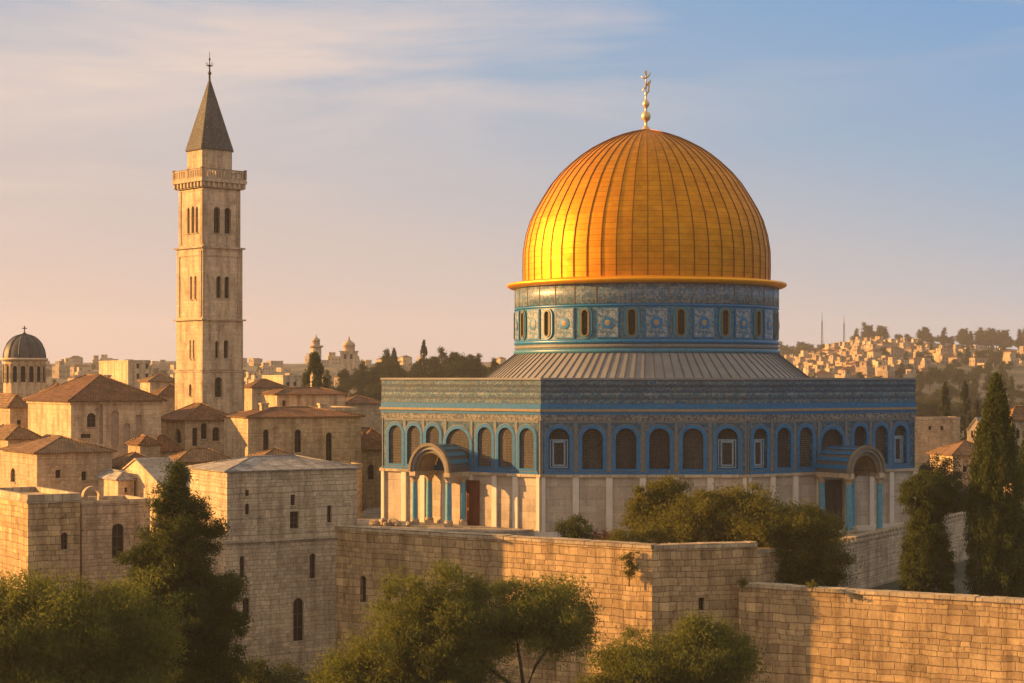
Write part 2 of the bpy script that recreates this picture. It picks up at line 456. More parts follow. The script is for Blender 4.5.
def holed(mb, O, u, W, z0, z1, holes=(), depth=0.3, mi=0, s_start=0.0):
    """a wall face from O along u with real openings; hole = (s0,s1,za,zb,arched)"""
    nx, ny = u[1], -u[0]
    P = lambda s, z, d=0.0: (O[0] + u[0] * s - nx * d, O[1] + u[1] * s - ny * d, z)
    S = sorted(set([s_start, W] + [h[0] for h in holes] + [h[1] for h in holes]))
    Z = sorted(set([z0, z1] + [h[2] for h in holes] + [h[3] for h in holes]))
    for i in range(len(S) - 1):
        for j in range(len(Z) - 1):
            sc, zc = (S[i] + S[i + 1]) / 2, (Z[j] + Z[j + 1]) / 2
            if any(h[0] < sc < h[1] and h[2] < zc < h[3] for h in holes):
                continue
            mb.face([P(S[i], Z[j]), P(S[i + 1], Z[j]), P(S[i + 1], Z[j + 1]), P(S[i], Z[j + 1])], mi)
    for (a, b, za, zb, ar) in holes:
        zs = zb - (b - a) / 2 if ar else zb
        mb.face([P(a, za), P(a, zs), P(a, zs, depth), P(a, za, depth)], mi)
        mb.face([P(b, za), P(b, za, depth), P(b, zs, depth), P(b, zs)], mi)
        mb.face([P(a, za), P(a, za, depth), P(b, za, depth), P(b, za)], mi)
        if ar:
            pts = arc_pts(a, b, zb)
            for k in range(len(pts) - 1):
                p, q = pts[k], pts[k + 1]
                corner = (a, zb) if k < len(pts) // 2 else (b, zb)
                mb.face([P(*corner), P(*p), P(*q)], mi)
                mb.face([P(*p), P(*p, depth), P(*q, depth), P(*q)], mi)
            m = pts[len(pts) // 2]
            mb.face([P(a, zb), P(*m), P(b, zb)], mi)
        else:
            mb.face([P(a, zb), P(b, zb), P(b, zb, depth), P(a, zb, depth)], mi)


def pane(O, u, hole, depth, name, mats, parent, bars=True, grow=0.03):
    """glazing (and bars) set back in an opening"""
    a, b, za, zb, ar = hole
    nx, ny = u[1], -u[0]
    P = lambda s, z, d=0.0: (O[0] + u[0] * s - nx * d, O[1] + u[1] * s - ny * d, z)
    mb = MB()
    d = depth - 0.01
    if ar:
        pts = [(a - grow, za - grow)] + [(b + grow, za - grow)] + list(reversed(arc_pts(a - grow, b + grow, zb + grow)))
    else:
        pts = [(a - grow, za - grow), (b + grow, za - grow), (b + grow, zb + grow), (a - grow, zb + grow)]
    mb.face([P(s, z, d) for s, z in pts], 0)
    if bars and len(mats) > 1:
        c = (a + b) / 2
        n = (u[1], -u[0])
        t = min(0.06, (b - a) * 0.06)
        mb.obox(O, u, n, c - t, c + t, -d, -d + 0.06, za, zb - 0.04, 1)
        for k in (1, 2):
            z = za + (zb - za) * k / 3.2
            mb.obox(O, u, n, a, b, -d, -d + 0.05, z - t, z + t, 1)
        mb.obox(O, u, n, a - 0.08, b + 0.08, -0.02, 0.09, za - 0.14, za - 0.005, 2 if len(mats) > 2 else 1)
    return mb.build(name, mats, parent)


def tag(o, label=None, cat=None, group=None, kind=None):
    if label: o['label'] = label
    if cat: o['category'] = cat
    if group: o['group'] = group
    if kind: o['kind'] = kind
    return o


def thing(name, label, cat, loc=(0, 0, 0), rz=0.0, group=None):
    o = bpy.data.objects.new(name, None)
    o.empty_display_size = 0.5
    o.location = loc
    o.rotation_euler = (0, 0, rz)
    COL.objects.link(o)
    return tag(o, label, cat, group)


def copy_tree(o, parent=None):
    c = o.copy()
    COL.objects.link(c)
    c.parent = parent
    for ch in list(o.children):
        copy_tree(ch, c)
    return c


def K(px):
    return (px - 512.0) / F


def PT(px, D):
    return (K(px) * D, D)


def ZZ(py, D):
    return EYE - (py - 378.0) / F * D


def along(P, u, px):
    k = K(px)
    return (k * P[1] - P[0]) / (u[0] - k * u[1])


# ------------------------------------------------------------------ terrain
def ss(a, b, t):
    t = np.clip((t - a) / (b - a), 0, 1)
    return t * t * (3 - 2 * t)


def hgt(x, y):
    x = np.asarray(x, float)
    y = np.asarray(y, float)
    k = x / np.maximum(y, 60.0)
    h = -11.8 + 12.6 * ss(172, 206, y)
    A = np.interp(k, [-0.3, -0.1, 0.1, 0.155, 0.20, 0.27, 0.34], [27, 27, 26, 28, 45, 40, 33])
    t = np.clip((y - 620) / 880, 0, 1)
    h = h + A * (t * 0.75 + 0.25 * ss(0, 1, t)) - 25 * ss(1560, 1950, y)
    h = h + 13.0 * np.exp(-((x + 24) / 48) ** 2 - ((y - 560) / 75) ** 2)
    h = h + 2.2 * np.sin(x * 0.021 + 1.3) * np.sin(y * 0.013) * ss(350, 700, y)
    inside = (x > -19) & (x < 130) & (y < 242) & (y > 165)
    return np.where(inside, np.minimum(h, -6.0), h)


def make_ground():
    ys = np.concatenate([np.linspace(-60, 160, 12), np.linspace(164, 250, 30), np.linspace(262, 700, 40), np.linspace(720, 1940, 60)])
    xs = np.concatenate([np.linspace(-1300, -120, 50), np.linspace(-112, 150, 66), np.linspace(170, 1300, 50)])
    X, Y = np.meshgrid(xs, ys)
    Zz = hgt(X, Y)
    v = np.stack([X, Y, Zz], -1).reshape(-1, 3)
    nx, ny = len(xs), len(ys)
    f = [(j * nx + i, j * nx + i + 1, (j + 1) * nx + i + 1, (j + 1) * nx + i) for j in range(ny - 1) for i in range(nx - 1)]
    me = bpy.data.meshes.new('ground')
    me.from_pydata(v.tolist(), [], f)
    me.materials.append(MT['ground'])
    me.polygons.foreach_set('use_smooth', [True] * len(f))
    o = bpy.data.objects.new('ground', me)
    COL.objects.link(o)
    tag(o, kind='structure')


make_ground()

# ------------------------------------------------------------------ raised terraces and their walls
A = (11.43, 147.0)
B = (20.35, 149.3)
LEND = (PT(331, 166.0)[0], 166.0)
PLAT = [(LEND[0] + 0.5, LEND[1] + 0.6), (A[0] - 0.1, A[1] + 0.9), (B[0] - 0.6, B[1] + 0.7), (26.3, 157.8), (49.4, 196.3), (50.0, 240.0), (-17.0, 240.0), (-17.0, 176.0)]
mb = MB()
mb.prism([(p[0], p[1]) for p in PLAT], -11.9, 0.0, 0)
mb.build('terrace_pavement', 'paving')['kind'] = 'structure'

S0 = (18.6, 147.6)
SLOPE = 0.56
ldir = Vector((1, -SLOPE)).normalized()
E0 = (S0[0] + ldir.x * 46, S0[1] + ldir.y * 46)
mb = MB()
mb.prism([(S0[0] + 0.4, S0[1] + 0.6), (E0[0] + .4, E0[1] + 0.6), (128, E0[1]), (128, 240), (50.2, 240), (50.2, 196), (27.2, 157.5), (20.5, 149.6)], -11.9, -4.4, 0)
mb.build('lower_terrace', 'ground')['kind'] = 'structure'
mb = MB()   # road crossing the lower terrace behind the wall
rp = [(24, 149.5), (44, 140.0), (90, 131.0), (90, 139.0), (47, 150.5), (30, 158.5)]
mb.face([(x, y, -4.394) for x, y in rp])
mb.build('road', 'asphalt')['kind'] = 'structure'


def straight_wall(name, label, P, Q, z0, z1, thick, mats, holes_px=(), cop=0.34, crenel=False, cat='wall', ext=(0, 0), cop_out=0.09):
    root = thing(name, label, cat, (P[0], P[1], z0))
    d = Vector((Q[0] - P[0], Q[1] - P[1]))
    W = d.length
    d = d.normalized()
    u = (d.x, d.y)
    n = (u[1], -u[0])
    holes = []
    for (px, py, wp, hp, ar) in holes_px:
        a, b = along(P, u, px - wp / 2), along(P, u, px + wp / 2)
        D = P[1] + u[1] * (a + b) / 2
        holes.append((a, b, ZZ(py + hp / 2, D) - z0, ZZ(py - hp / 2, D) - z0, ar))
    O = (0.0, 0.0)
    mb = MB()
    holed(mb, O, u, W, 0, z1 - z0, holes, 0.45, 0)
    I = lambda s, dd: (u[0] * s - n[0] * dd, u[1] * s - n[1] * dd)
    h = z1 - z0
    b0, b1 = I(0, thick), I(W, thick)
    f0, f1 = I(0, 0), I(W, 0)
    mb.face([(b1[0], b1[1], 0), (b0[0], b0[1], 0), (b0[0], b0[1], h), (b1[0], b1[1], h)])
    mb.face([(b0[0], b0[1], 0), (f0[0], f0[1], 0), (f0[0], f0[1], h), (b0[0], b0[1], h)])
    mb.face([(f1[0], f1[1], 0), (b1[0], b1[1], 0), (b1[0], b1[1], h), (f1[0], f1[1], h)])
    mb.face([(f0[0], f0[1], h), (f1[0], f1[1], h), (b1[0], b1[1], h), (b0[0], b0[1], h)])
    mb.build('wall_body', mats, root)
    if cop:
        mb = MB()
        if crenel:
            s = 0.05
            while s < W - 1.0:
                L = 0.82
                mb.obox(O, u, n, s, s + L, -thick - 0.05, cop_out, h + 0.003, h + 0.3)
                mb.obox(O, u, n, s + 0.1, s + L - 0.1, -thick + 0.1, cop_out - 0.08, h + 0.3, h + 0.52)
                s += 1.05
        else:
            s = ext[0]
            rr = random.Random(len(label) * 7 + 3)
            while s < W + ext[1] - 0.05:
                L = min(rr.uniform(1.0, 1.9), W + ext[1] - s)
                mb.obox(O, u, n, s, s + L - 0.03, -thick - 0.06, cop_out + rr.uniform(-0.02, 0.03), h + 0.003, h + cop + rr.uniform(-0.035, 0.035))
                s += L
        mb.build('coping', 'coping', root)
    for hz in holes:
        pane(O, u, hz, 0.45, 'window', ['glass', 'iron', 'coping'], root)
    return root


LZ = -12.0
straight_wall('retaining_wall', 'long sunlit stone retaining wall with slit windows below the domed shrine', LEND, A, LZ, 1.25, 1.3, 'ashlar',
              [(363, 589, 6, 27, True), (387.5, 591, 6.5, 26, True), (412, 600, 9, 26, True)])
straight_wall('corner_wall', 'shaded stone end wall of the retaining wall with one small square opening', (A[0] + 0.02, A[1]), B, LZ, 1.22, 1.3, 'ashlar',
              [(701.5, 604, 6, 13, False)], ext=(0.1, 0))
straight_wall('return_wall', 'short stone return wall running back from the shaded corner', B, (27.0, 157.5), LZ, 0.6, 1.2, 'ashlar')
straight_wall('boundary_wall', 'lower honey stone boundary wall at the bottom right with evening sun on it', S0, E0, LZ, -1.95, 1.2, 'ashlar')
straight_wall('terrace_wall', 'stone wall with a row of rounded coping blocks below the right porch', (27.1, 157.6), (50.0, 196.0), -5, 0.15, 0.9, 'ashlar_grey', crenel=True, cop_out=0.12)


# ------------------------------------------------------------------ the shrine
P0 = (PT(382, 183.5)[0], 183.5)
P1 = (PT(541, 171.0)[0], 171.0)
P2 = (PT(747, 171.0)[0], 171.0)
P3 = (PT(915, 183.5)[0], 183.5)
OCT = [P0, P1, P2, P3, (41.1, 206.5), (22.3, 219.0), (2.75, 219.0), (-13.25, 206.5)]
SX, SY = 14.55, 195.4
shrine = thing('domed_shrine', 'octagonal blue tiled shrine under a great golden dome on the terrace', 'shrine', (SX, SY, 0))
OC = [(p[0] - SX, p[1] - SY) for p in OCT]


def offset(poly, d):
    n = len(poly)
    out = []
    for i in range(n):
        a, b, c = Vector(poly[i - 1]), Vector(poly[i]), Vector(poly[(i + 1) % n])
        u1, u2 = (b - a).normalized(), (c - b).normalized()
        n1, n2 = Vector((u1.y, -u1.x)), Vector((u2.y, -u2.x))
        m = (n1 + n2) / (1 + n1.dot(n2))
        out.append((b.x + m.x * d, b.y + m.y * d))
    return out


def band(name, d, z0, z1, mat):
    mb = MB()
    mb.prism(offset(OC, d), z0, z1)
    return mb.build(name, mat, shrine)


band('plinth', 0.3, 0.0, 0.55, 'pilaster')
band('cornice', 0.28, 5.76, 6.03, 'coping')
band('inscription_band', 0.07, 11.16, 11.70, 'inscription')
band('blue_moulding', 0.13, 11.703, 12.0, 'blue')
band('ochre_moulding', 0.27, 12.003, 12.24, 'ochre')
band('blue_moulding', 0.12, 12.243, 12.75, 'blue')
band('parapet', 0.05, 12.753, 15.03, 'parapet')
band('parapet_coping', 0.16, 15.033, 15.22, 'lead')

bays = {
    0: [395.6, 414, 433, 458, 485, 505.7, 527],
    1: [559, 592.5, 626, 659.5, 693, 727.5],
    2: [760, 783.6, 805.5, 832, 860, 881, 900],
}
framed = {(1, 0), (1, 5), (2, 0), (2, 6)}
mbL, mbT = MB(), MB()
FR = {}
for i in range(8):
    Pw, Qw = OCT[i], OCT[(i + 1) % 8]
    d = Vector((Qw[0] - Pw[0], Qw[1] - Pw[1]))
    W = d.length
    d = d.normalized()
    u = (d.x, d.y)
    n = (u[1], -u[0])
    O = OC[i]
    FR[i] = (O, u, n, W, Pw)
    holed(mbL, O, u, W, 0.5, 5.8, (), 0.3, 0)
    holes, cs = [], []
    if i in bays:
        cs = [along(Pw, u, px) for px in bays[i]]
        ed = [0.0] + [(cs[j] + cs[j + 1]) / 2 for j in range(len(cs) - 1)] + [W]
        for j, c in enumerate(cs):
            portal_bay = i in (0, 2) and j == 3
            hw = 0.98 if i == 1 else (1.5 if portal_bay else 0.86)
            top = 10.42 if not portal_bay else 10.2
            holes.append((c - hw, c + hw, 6.55, top, True))
        for j, e in enumerate(ed):
            hw = 0.3 if 0 < j < len(ed) - 1 else 0.42
            a, b = max(0.0, e - hw), min(W, e + hw)
            mp_ = MB()      # a pilaster of the marble storey
            mp_.obox(O, u, n, a + (0.06 if j == 0 else 0), b - (0.06 if j == len(ed) - 1 else 0), -0.02, 0.22, 0.553, 5.757)
            mp_.build('pilaster', 'pilaster', shrine)
            mbT.obox(O, u, n, max(0.05, e - 0.17), min(W - 0.05, e + 0.17), -0.02, 0.06, 6.033, 11.157, 1)
        mbT.obox(O, u, n, 0.3, W - 0.3, -0.02, 0.045, 10.93, 11.157, 1)
        mbT.obox(O, u, n, 0.3, W - 0.3, -0.02, 0.10, 6.033, 6.25, 2)
    wd = 0.13 if i == 0 else 0.42
    holed(mbT, O, u, W, 6.0, 11.2, holes, wd, 0)
    for j, hz in enumerate(holes):
        a, b, za, zb, ar = hz
        fw, pr = (0.34, 0.09)
        mf = MB()
        inner = [(a, za)] + arc_pts(a, b, zb, 14) + [(b, za)]
        outer = [(a - fw, za - 0.22)] + arc_pts(a - fw, b + fw, zb + fw, 14) + [(b + fw, za - 0.22)]
        Pn = lambda s, z, dd: (O[0] + u[0] * s + n[0] * dd, O[1] + u[1] * s + n[1] * dd, z)
        N = len(inner)
        for k in range(N):
            k2 = (k + 1) % N
            p, q, r_, t_ = inner[k], inner[k2], outer[k2], outer[k]
            mf.face([Pn(*p, pr), Pn(*q, pr), Pn(*r_, pr), Pn(*t_, pr)], 0)
            mf.face([Pn(*t_, pr), Pn(*r_, pr), Pn(*r_, 0), Pn(*t_, 0)], 0)
            mf.face([Pn(*p, pr), Pn(*p, -0.05), Pn(*q, -0.05), Pn(*q, pr)], 0)
        # thin pale line round the blue frame
        i2 = [(a - fw, za - 0.22)] + arc_pts(a - fw, b + fw, zb + fw, 14) + [(b + fw, za - 0.22)]
        o2 = [(a - fw - 0.09, za - 0.3)] + arc_pts(a - fw - 0.09, b + fw + 0.09, zb + fw + 0.09, 14) + [(b + fw + 0.09, za - 0.3)]
        for k in range(N):
            k2 = (k + 1) % N
            mf.face([Pn(*i2[k], 0.05), Pn(*i2[k2], 0.05), Pn(*o2[k2], 0.05), Pn(*o2[k], 0.05)], 1)
            mf.face([Pn(*o2[k], 0.05), Pn(*o2[k2], 0.05), Pn(*o2[k2], 0), Pn(*o2[k], 0)], 1)
        fo = mf.build('window', ['blue', 'palestrip'], shrine)
        pane(O, u, hz, wd, 'pane', ['grille' if i == 0 else ('grille_fine' if (j * 5 + i) % 3 == 0 else 'grille_dark')], fo, bars=False)
        if (i, j) in framed:
            mi_ = MB()
            for (g, t0, mi) in ((0.10, 0.13, 0), (0.36, 0.16, 0)):
                x0, x1, y0, y1 = a + g, b - g, za + g * 0.7, zb - 1.0 - g * 0.6
                for (q0, q1, w0, w1) in ((x0, x0 + t0, y0, y1), (x1 - t0, x1, y0, y1), (x0 + t0, x1 - t0, y0, y0 + t0), (x0 + t0, x1 - t0, y1 - t0, y1)):
                    mi_.obox(O, u, n, q0, q1, -0.41, -0.28, w0, w1, mi)
            mi_.build('inner_frame', 'whitetile', fo)
mbL.build('marble_wall', 'marble', shrine)
mbT.build('tile_wall', ['tilewall', 'palestrip', 'blue'], shrine)


def portal(i, j, proj, rad, zf, vault_mats, has_red, shift=0.0):
    """barrel vaulted porch standing out from one bay"""
    O, u, n, W, Pw = FR[i]
    c = along(Pw, u, bays[i][j]) + shift
    zs = 6.06
    Pn = lambda s, z, dd: (O[0] + u[0] * (c + s) + n[0] * dd, O[1] + u[1] * (c + s) + n[1] * dd, z)
    mb = MB()
    N = 20
    ths = [math.pi * k / N for k in range(N + 1)]
    for k in range(N):
        t0, t1 = ths[k], ths[k + 1]
        mi = k % 2 if N - 1 > k > 0 else 0
        ro = rad + (0.05 if mi else 0.0)
        ri = rad - 0.35
        po = [Pn(-ro * math.cos(t), zs + ro * math.sin(t) * 1.08, dd) for t in (t0, t1) for dd in (0.1, proj)]
        pi_ = [Pn(-ri * math.cos(t), zs + ri * math.sin(t) * 1.05, dd) for t in (t0, t1) for dd in (0.1, proj)]
        mb.face([po[0], po[1], po[3], po[2]], mi)
        mb.face([pi_[0], pi_[2], pi_[3], pi_[1]], 2)
    po = mb.build('portal', vault_mats + ['niche'], shrine)
    ma = MB()                       # stepped arch face
    for (r0, r1, d0, mi) in ((rad - 0.75, rad - 0.42, proj - 0.25, 1), (rad - 0.42, rad - 0.12, proj - 0.02, 0), (rad - 0.12, rad + 0.16, proj + 0.16, 1)):
        for k in range(N):
            t0, t1 = ths[k], ths[k + 1]
            q = lambda r, t, dd: Pn(-r * math.cos(t), zs + r * math.sin(t) * 1.08, dd)
            ma.face([q(r0, t0, d0 + 0.2), q(r0, t1, d0 + 0.2), q(r1, t1, d0 + 0.2), q(r1, t0, d0 + 0.2)], mi)
            ma.face([q(r1, t0, d0 + 0.2), q(r1, t1, d0 + 0.2), q(r1, t1, d0 - 0.2), q(r1, t0, d0 - 0.2)], mi)
            ma.face([q(r0, t0, d0 + 0.2), q(r0, t0, d0 - 0.2), q(r0, t1, d0 - 0.2), q(r0, t1, d0 + 0.2)], mi)
    ma.build('arch', ['lead', 'archstone'], po)
    me_ = MB()                      # side beams carrying the vault
    for sgn in (-1, 1):
        a, b = sorted((sgn * (rad - 0.62), sgn * (rad + 0.12)))
        me_.obox((O[0] + u[0] * c, O[1] + u[1] * c), u, n, a, b, 0.24, proj + 0.2, 5.62, 6.05)
    me_.build('entablature', 'coping', po)
    for sgn, dd in ((-1, proj - 0.15), (1, proj - 0.15), (-1, 0.75), (1, 0.75)):
        p = Pn(sgn * (rad - 0.28), 0, dd)
        mc = MB()
        mc.box(p[0] - 0.42, p[0] + 0.42, p[1] - 0.42, p[1] + 0.42, zf, zf + 0.35, 1)
        mc.lathe([(0.40, zf + 0.35), (0.42, zf + 0.5), (0.31, zf + 0.62)], 14, p, 1)
        mc.lathe([(0.31, zf + 0.62), (0.31, zf + 2.2), (0.27, 5.0)], 14, p, 0)
        mc.lathe([(0.27, 5.0), (0.34, 5.06), (0.28, 5.14), (0.36, 5.3), (0.5, 5.5)], 14, p, 1)
        mc.box(p[0] - 0.46, p[0] + 0.46, p[1] - 0.46, p[1] + 0.46, 5.5, 5.617, 1)
        mc.build('column', ['turq', 'coping'], po)
    md = MB()
    cd = c + (2.5 if has_red else 0.0)
    OO = (O[0] + u[0] * cd, O[1] + u[1] * cd)
    md.obox(OO, u, n, -1.15, 1.15, 0.02, 0.25, zf, 5.2, 0)
    for sgn in (-1, 1):
        a, b = sorted((sgn * 0.08, sgn * 1.15))
        for zz in (zf + 0.25, zf + 1.75, zf + 3.1):
            md.obox(OO, u, n, a + 0.1, b - 0.1, 0.25, 0.31, zz, zz + 1.2 if zz < 3.6 else 4.75, 0)
    md.build('door', ['reddoor' if has_red else 'wood'], po)
    return po


portal(0, 3, 3.1, 2.45, 0.8, ['leadseam', 'teal'], True, -0.9)
portal(2, 3, 4.6, 2.3, 0.0, ['leadseam', 'blue'], False)

# lead roof sloping from the drum to the parapet
mb = MB()
inn = offset(OC, -0.5)
DR = 14.15
NS = 14
top, bot = [], []
for i in range(8):
    a, b = inn[i], inn[(i + 1) % 8]
    for k in range(NS):
        t = k / NS
        x, y = a[0] + (b[0] - a[0]) * t, a[1] + (b[1] - a[1]) * t
        ang = math.atan2(y, x)
        bot.append((18.4 * math.cos(ang), 18.4 * math.sin(ang), 14.5))
        top.append(((DR + 0.1) * math.cos(ang), (DR + 0.1) * math.sin(ang), 17.75))
n_ = len(bot)
for k in range(n_):
    mb.face([bot[k], bot[(k + 1) % n_], top[(k + 1) % n_], top[k]], 0)
mb.face([(x, y, 14.6) for x, y in inn], 0)
for k in range(n_):
    b_, t_ = Vector(bot[k]), Vector(top[k])
    tang = Vector((-(b_.y), b_.x, 0)).normalized() * 0.05
    up = Vector((0, 0, 0.09))
    mb.face([b_ - tang + up, b_ + tang + up, t_ + tang + up, t_ - tang + up], 1)
    mb.face([b_ - tang, b_ - tang + up, t_ - tang + up, t_ - tang], 1)
    mb.face([b_ + tang + up, b_ + tang, t_ + tang, t_ + tang + up], 1)
mb.build('lead_roof', ['lead', 'leadseam'], shrine)


def cyluv(p, pl):
    a = math.atan2(p[1], p[0])
    c = pl.center
    ac = math.atan2(c.y, c.x)
    if a - ac > math.pi: a -= 2 * math.pi
    if ac - a > math.pi: a += 2 * math.pi
    return (a * DR, p[2])


def ring(name, prof, mat, n=96, parent=shrine):
    mb = MB()
    mb.lathe(prof, n)
    return mb.build(name, mat, parent, cyluv)


drum = ring('drum', [(DR, 17.5), (DR, 22.9)], 'drumtile')
ring('marble_band', [(DR + 0.05, 22.75), (DR + 0.12, 22.8), (DR + 0.12, 24.95), (DR, 25.0)], 'drumtop', parent=drum)
ring('moulding', [(DR + 0.1, 17.75), (DR + 0.22, 17.8), (DR + 0.22, 18.15), (DR + 0.05, 18.2)], 'teal', parent=drum)
ring('moulding', [(DR + 0.02, 18.25), (DR + 0.12, 18.3), (DR + 0.12, 18.62), (DR + 0.02, 18.66)], 'palestrip', parent=drum)
ring('moulding', [(DR + 0.02, 18.72), (DR + 0.16, 18.76), (DR + 0.16, 19.1), (DR + 0.02, 19.14)], 'blue', parent=drum)
ring('moulding', [(DR + 0.02, 22.45), (DR + 0.15, 22.5), (DR + 0.15, 22.7), (DR + 0.02, 22.74)], 'blue', parent=drum)
for k in range(18):
    for half in (0, 1):
        a = R(-90 + k * 20 + (10 if half else 0))
        n = (math.cos(a), math.sin(a))
        if n[1] > 0.3:
            continue                     # the far side of the drum is never seen
        u = (-n[1], n[0])
        O = (n[0] * (DR - 0.03), n[1] * (DR - 0.03))
        m2 = MB()
        Pn = lambda s, z, dd: (O[0] + u[0] * s + n[0] * dd, O[1] + u[1] * s + n[1] * dd, z)
        if half:                         # narrow arched window, rounded at foot as well
            def loop(hw, z0, z1):
                up = arc_pts(-hw, hw, z1, 10)
                dn = [(s, z0 + z1 - z) for s, z in reversed(up)]
                return up + dn
            L0, L1, L2 = loop(0.34, 19.55, 22.1), loop(0.52, 19.4, 22.25), loop(0.8, 19.2, 22.42)
            N = len(L0)
            for q in range(N):
                q2 = (q + 1) % N
                m2.face([Pn(*L1[q], 0.16), Pn(*L1[q2], 0.16), Pn(*L2[q2], 0.16), Pn(*L2[q], 0.16)], 0)
                m2.face([Pn(*L2[q], 0.16), Pn(*L2[q2], 0.16), Pn(*L2[q2], 0), Pn(*L2[q], 0)], 0)
                m2.face([Pn(*L0[q], 0.24), Pn(*L0[q2], 0.24), Pn(*L1[q2], 0.24), Pn(*L1[q], 0.24)], 2)
                m2.face([Pn(*L1[q], 0.24), Pn(*L1[q2], 0.24), Pn(*L1[q2], 0.1), Pn(*L1[q], 0.1)], 2)
                m2.face([Pn(*L0[q], 0.24), Pn(*L0[q], 0.04), Pn(*L0[q2], 0.04), Pn(*L0[q2], 0.24)], 2)
            m2.face([Pn(s, z, 0.05) for s, z in reversed(L0)], 1)
            m2.build('window', ['teal', 'amber', 'olivering'], drum)
        else:                            # square tile panel with a round medallion
            m2.obox(O, u, n, -1.2, 1.2, -0.05, 0.10, 19.25, 22.38, 0)
            m2.obox(O, u, n, -1.08, 1.08, 0.10, 0.14, 19.37, 22.26, 1)
            for r0, r1, mi, dd in ((0.0, 0.3, 2, 0.22), (0.3, 0.62, 0, 0.19)):
                for q in range(16):
                    t0, t1 = 2 * math.pi * q / 16, 2 * math.pi * (q + 1) / 16
                    m2.face([Pn(r1 * math.cos(t0), 20.8 + r1 * math.sin(t0), dd), Pn(r1 * math.cos(t1), 20.8 + r1 * math.sin(t1), dd),
                             Pn(r0 * math.cos(t1), 20.8 + r0 * math.sin(t1), dd + 0.02), Pn(r0 * math.cos(t0), 20.8 + r0 * math.sin(t0), dd + 0.02)], mi)
            m2.build('tile_panel', ['blue', 'drumpanel', 'ochre'], drum)
mb = MB()                                # thin upright joints of the marble band
for k in range(36):
    a = R(-90 + k * 10 + 5)
    n = (math.cos(a), math.sin(a))
    mb.obox((n[0] * DR, n[1] * DR), (-n[1], n[0]), n, -0.04, 0.04, 0.05, 0.16, 22.76, 24.9)
mb.build('band_joints', 'archstone', drum)

ring('eave', [(DR - 0.2, 24.78), (14.75, 24.86), (15.05, 25.02), (15.14, 25.2), (15.05, 25.36), (14.6, 25.42), (13.3, 25.62)], 'goldrim')
prof = [(13.33, 0.0), (13.36, 1.6), (13.33, 3.3), (13.05, 5.0), (12.6, 6.55), (12.0, 7.8), (11.25, 9.1), (10.3, 10.6), (9.3, 11.8), (8.2, 12.85), (7.1, 13.75), (6.0, 14.5),
        (4.9, 15.1), (3.8, 15.62), (2.7, 16.03), (1.7, 16.33), (0.9, 16.5), (0.35, 16.62)]
NR = 52
arcl = [0.0]
for k in range(1, len(prof)):
    arcl.append(arcl[-1] + math.hypot(prof[k][0] - prof[k - 1][0], prof[k][1] - prof[k - 1][1]))
ZD = 25.5
mb = MB()
mb.lathe([(r, z + ZD) for r, z in prof], NR * 2, cap1=True)
nface_shell = len(mb.f)
for k in range(NR):
    a = 2 * math.pi * (k + 0.5) / NR - math.pi / 2
    n, t = Vector((math.cos(a), math.sin(a), 0)), Vector((-math.sin(a), math.cos(a), 0))
    pts = []
    for q, (r, z) in enumerate(prof):
        p0, p1 = prof[max(q - 1, 0)], prof[min(q + 1, len(prof) - 1)]
        tg = Vector((p1[0] - p0[0], p1[1] - p0[1])).normalized()
        no = n * tg.y + Vector((0, 0, -tg.x))
        c = n * r + Vector((0, 0, z + ZD))
        hw = 0.05 * min(1.0, 0.35 + r / 13)
        pts.append((c - t * hw - no * 0.05, c - t * hw * 0.7 + no * 0.075, c + t * hw * 0.7 + no * 0.075, c + t * hw - no * 0.05))
    for q in range(len(pts) - 1):
        for e in range(3):
            mb.face([pts[q][e], pts[q][e + 1], pts[q + 1][e + 1], pts[q + 1][e]], 1)


def domeuv(p, pl):
    a = math.atan2(p[1], p[0])
    ac = math.atan2(pl.center.y, pl.center.x)
    if a - ac > math.pi: a -= 2 * math.pi
    if ac - a > math.pi: a += 2 * math.pi
    z = p[2] - ZD
    s = float(np.interp(z, [q[1] for q in prof], arcl))
    return (a * NR / (2 * math.pi) + 13.5, s)


mb.build('dome', ['gold', 'goldseam'], shrine, domeuv)
mb = MB()
z = ZD + 16.5
mb.lathe([(0.62, z), (0.4, z + 0.35), (0.16, z + 0.6), (0.14, z + 1.0), (0.42, z + 1.25), (0.52, z + 1.6), (0.42, z + 1.95), (0.14, z + 2.15), (0.12, z + 2.5),
          (0.3, z + 2.68), (0.38, z + 2.95), (0.3, z + 3.22), (0.12, z + 3.4), (0.09, z + 3.9), (0.2, z + 4.05), (0.09, z + 4.2), (0.05, z + 4.7)], 14)
tz = z + 6.55
mb.tube([(0, 0, z + 4.6), (0, 0, tz)], [0.08, 0.07], 8)
mb.box(-0.15, 0.12, -0.05, 0.05, tz - 0.5, tz)
for arm in ([(0, 0, tz - 0.85), (-0.3, 0, tz - 0.8), (-0.5, 0, tz - 0.55)], [(0, 0, tz - 0.75), (0.28, 0, tz - 0.6), (0.5, 0, tz - 0.18)],
            [(0, 0, z + 4.85), (-0.2, 0, z + 4.6), (-0.42, 0, z + 4.35)], [(0.05, 0, z + 4.1), (0.3, 0, z + 4.3), (0.3, 0, z + 5.0), (0.42, 0, z + 5.3), (0.55, 0, z + 5.55)], [(0.05, 0, z + 4.9), (0.3, 0, z + 5.3), (0.5, 0, z + 5.5)]):
    mb.tube(arm, [0.1] * (len(arm) - 1) + [0.05], 6)
mb.build('finial', 'finial_gold', shrine)

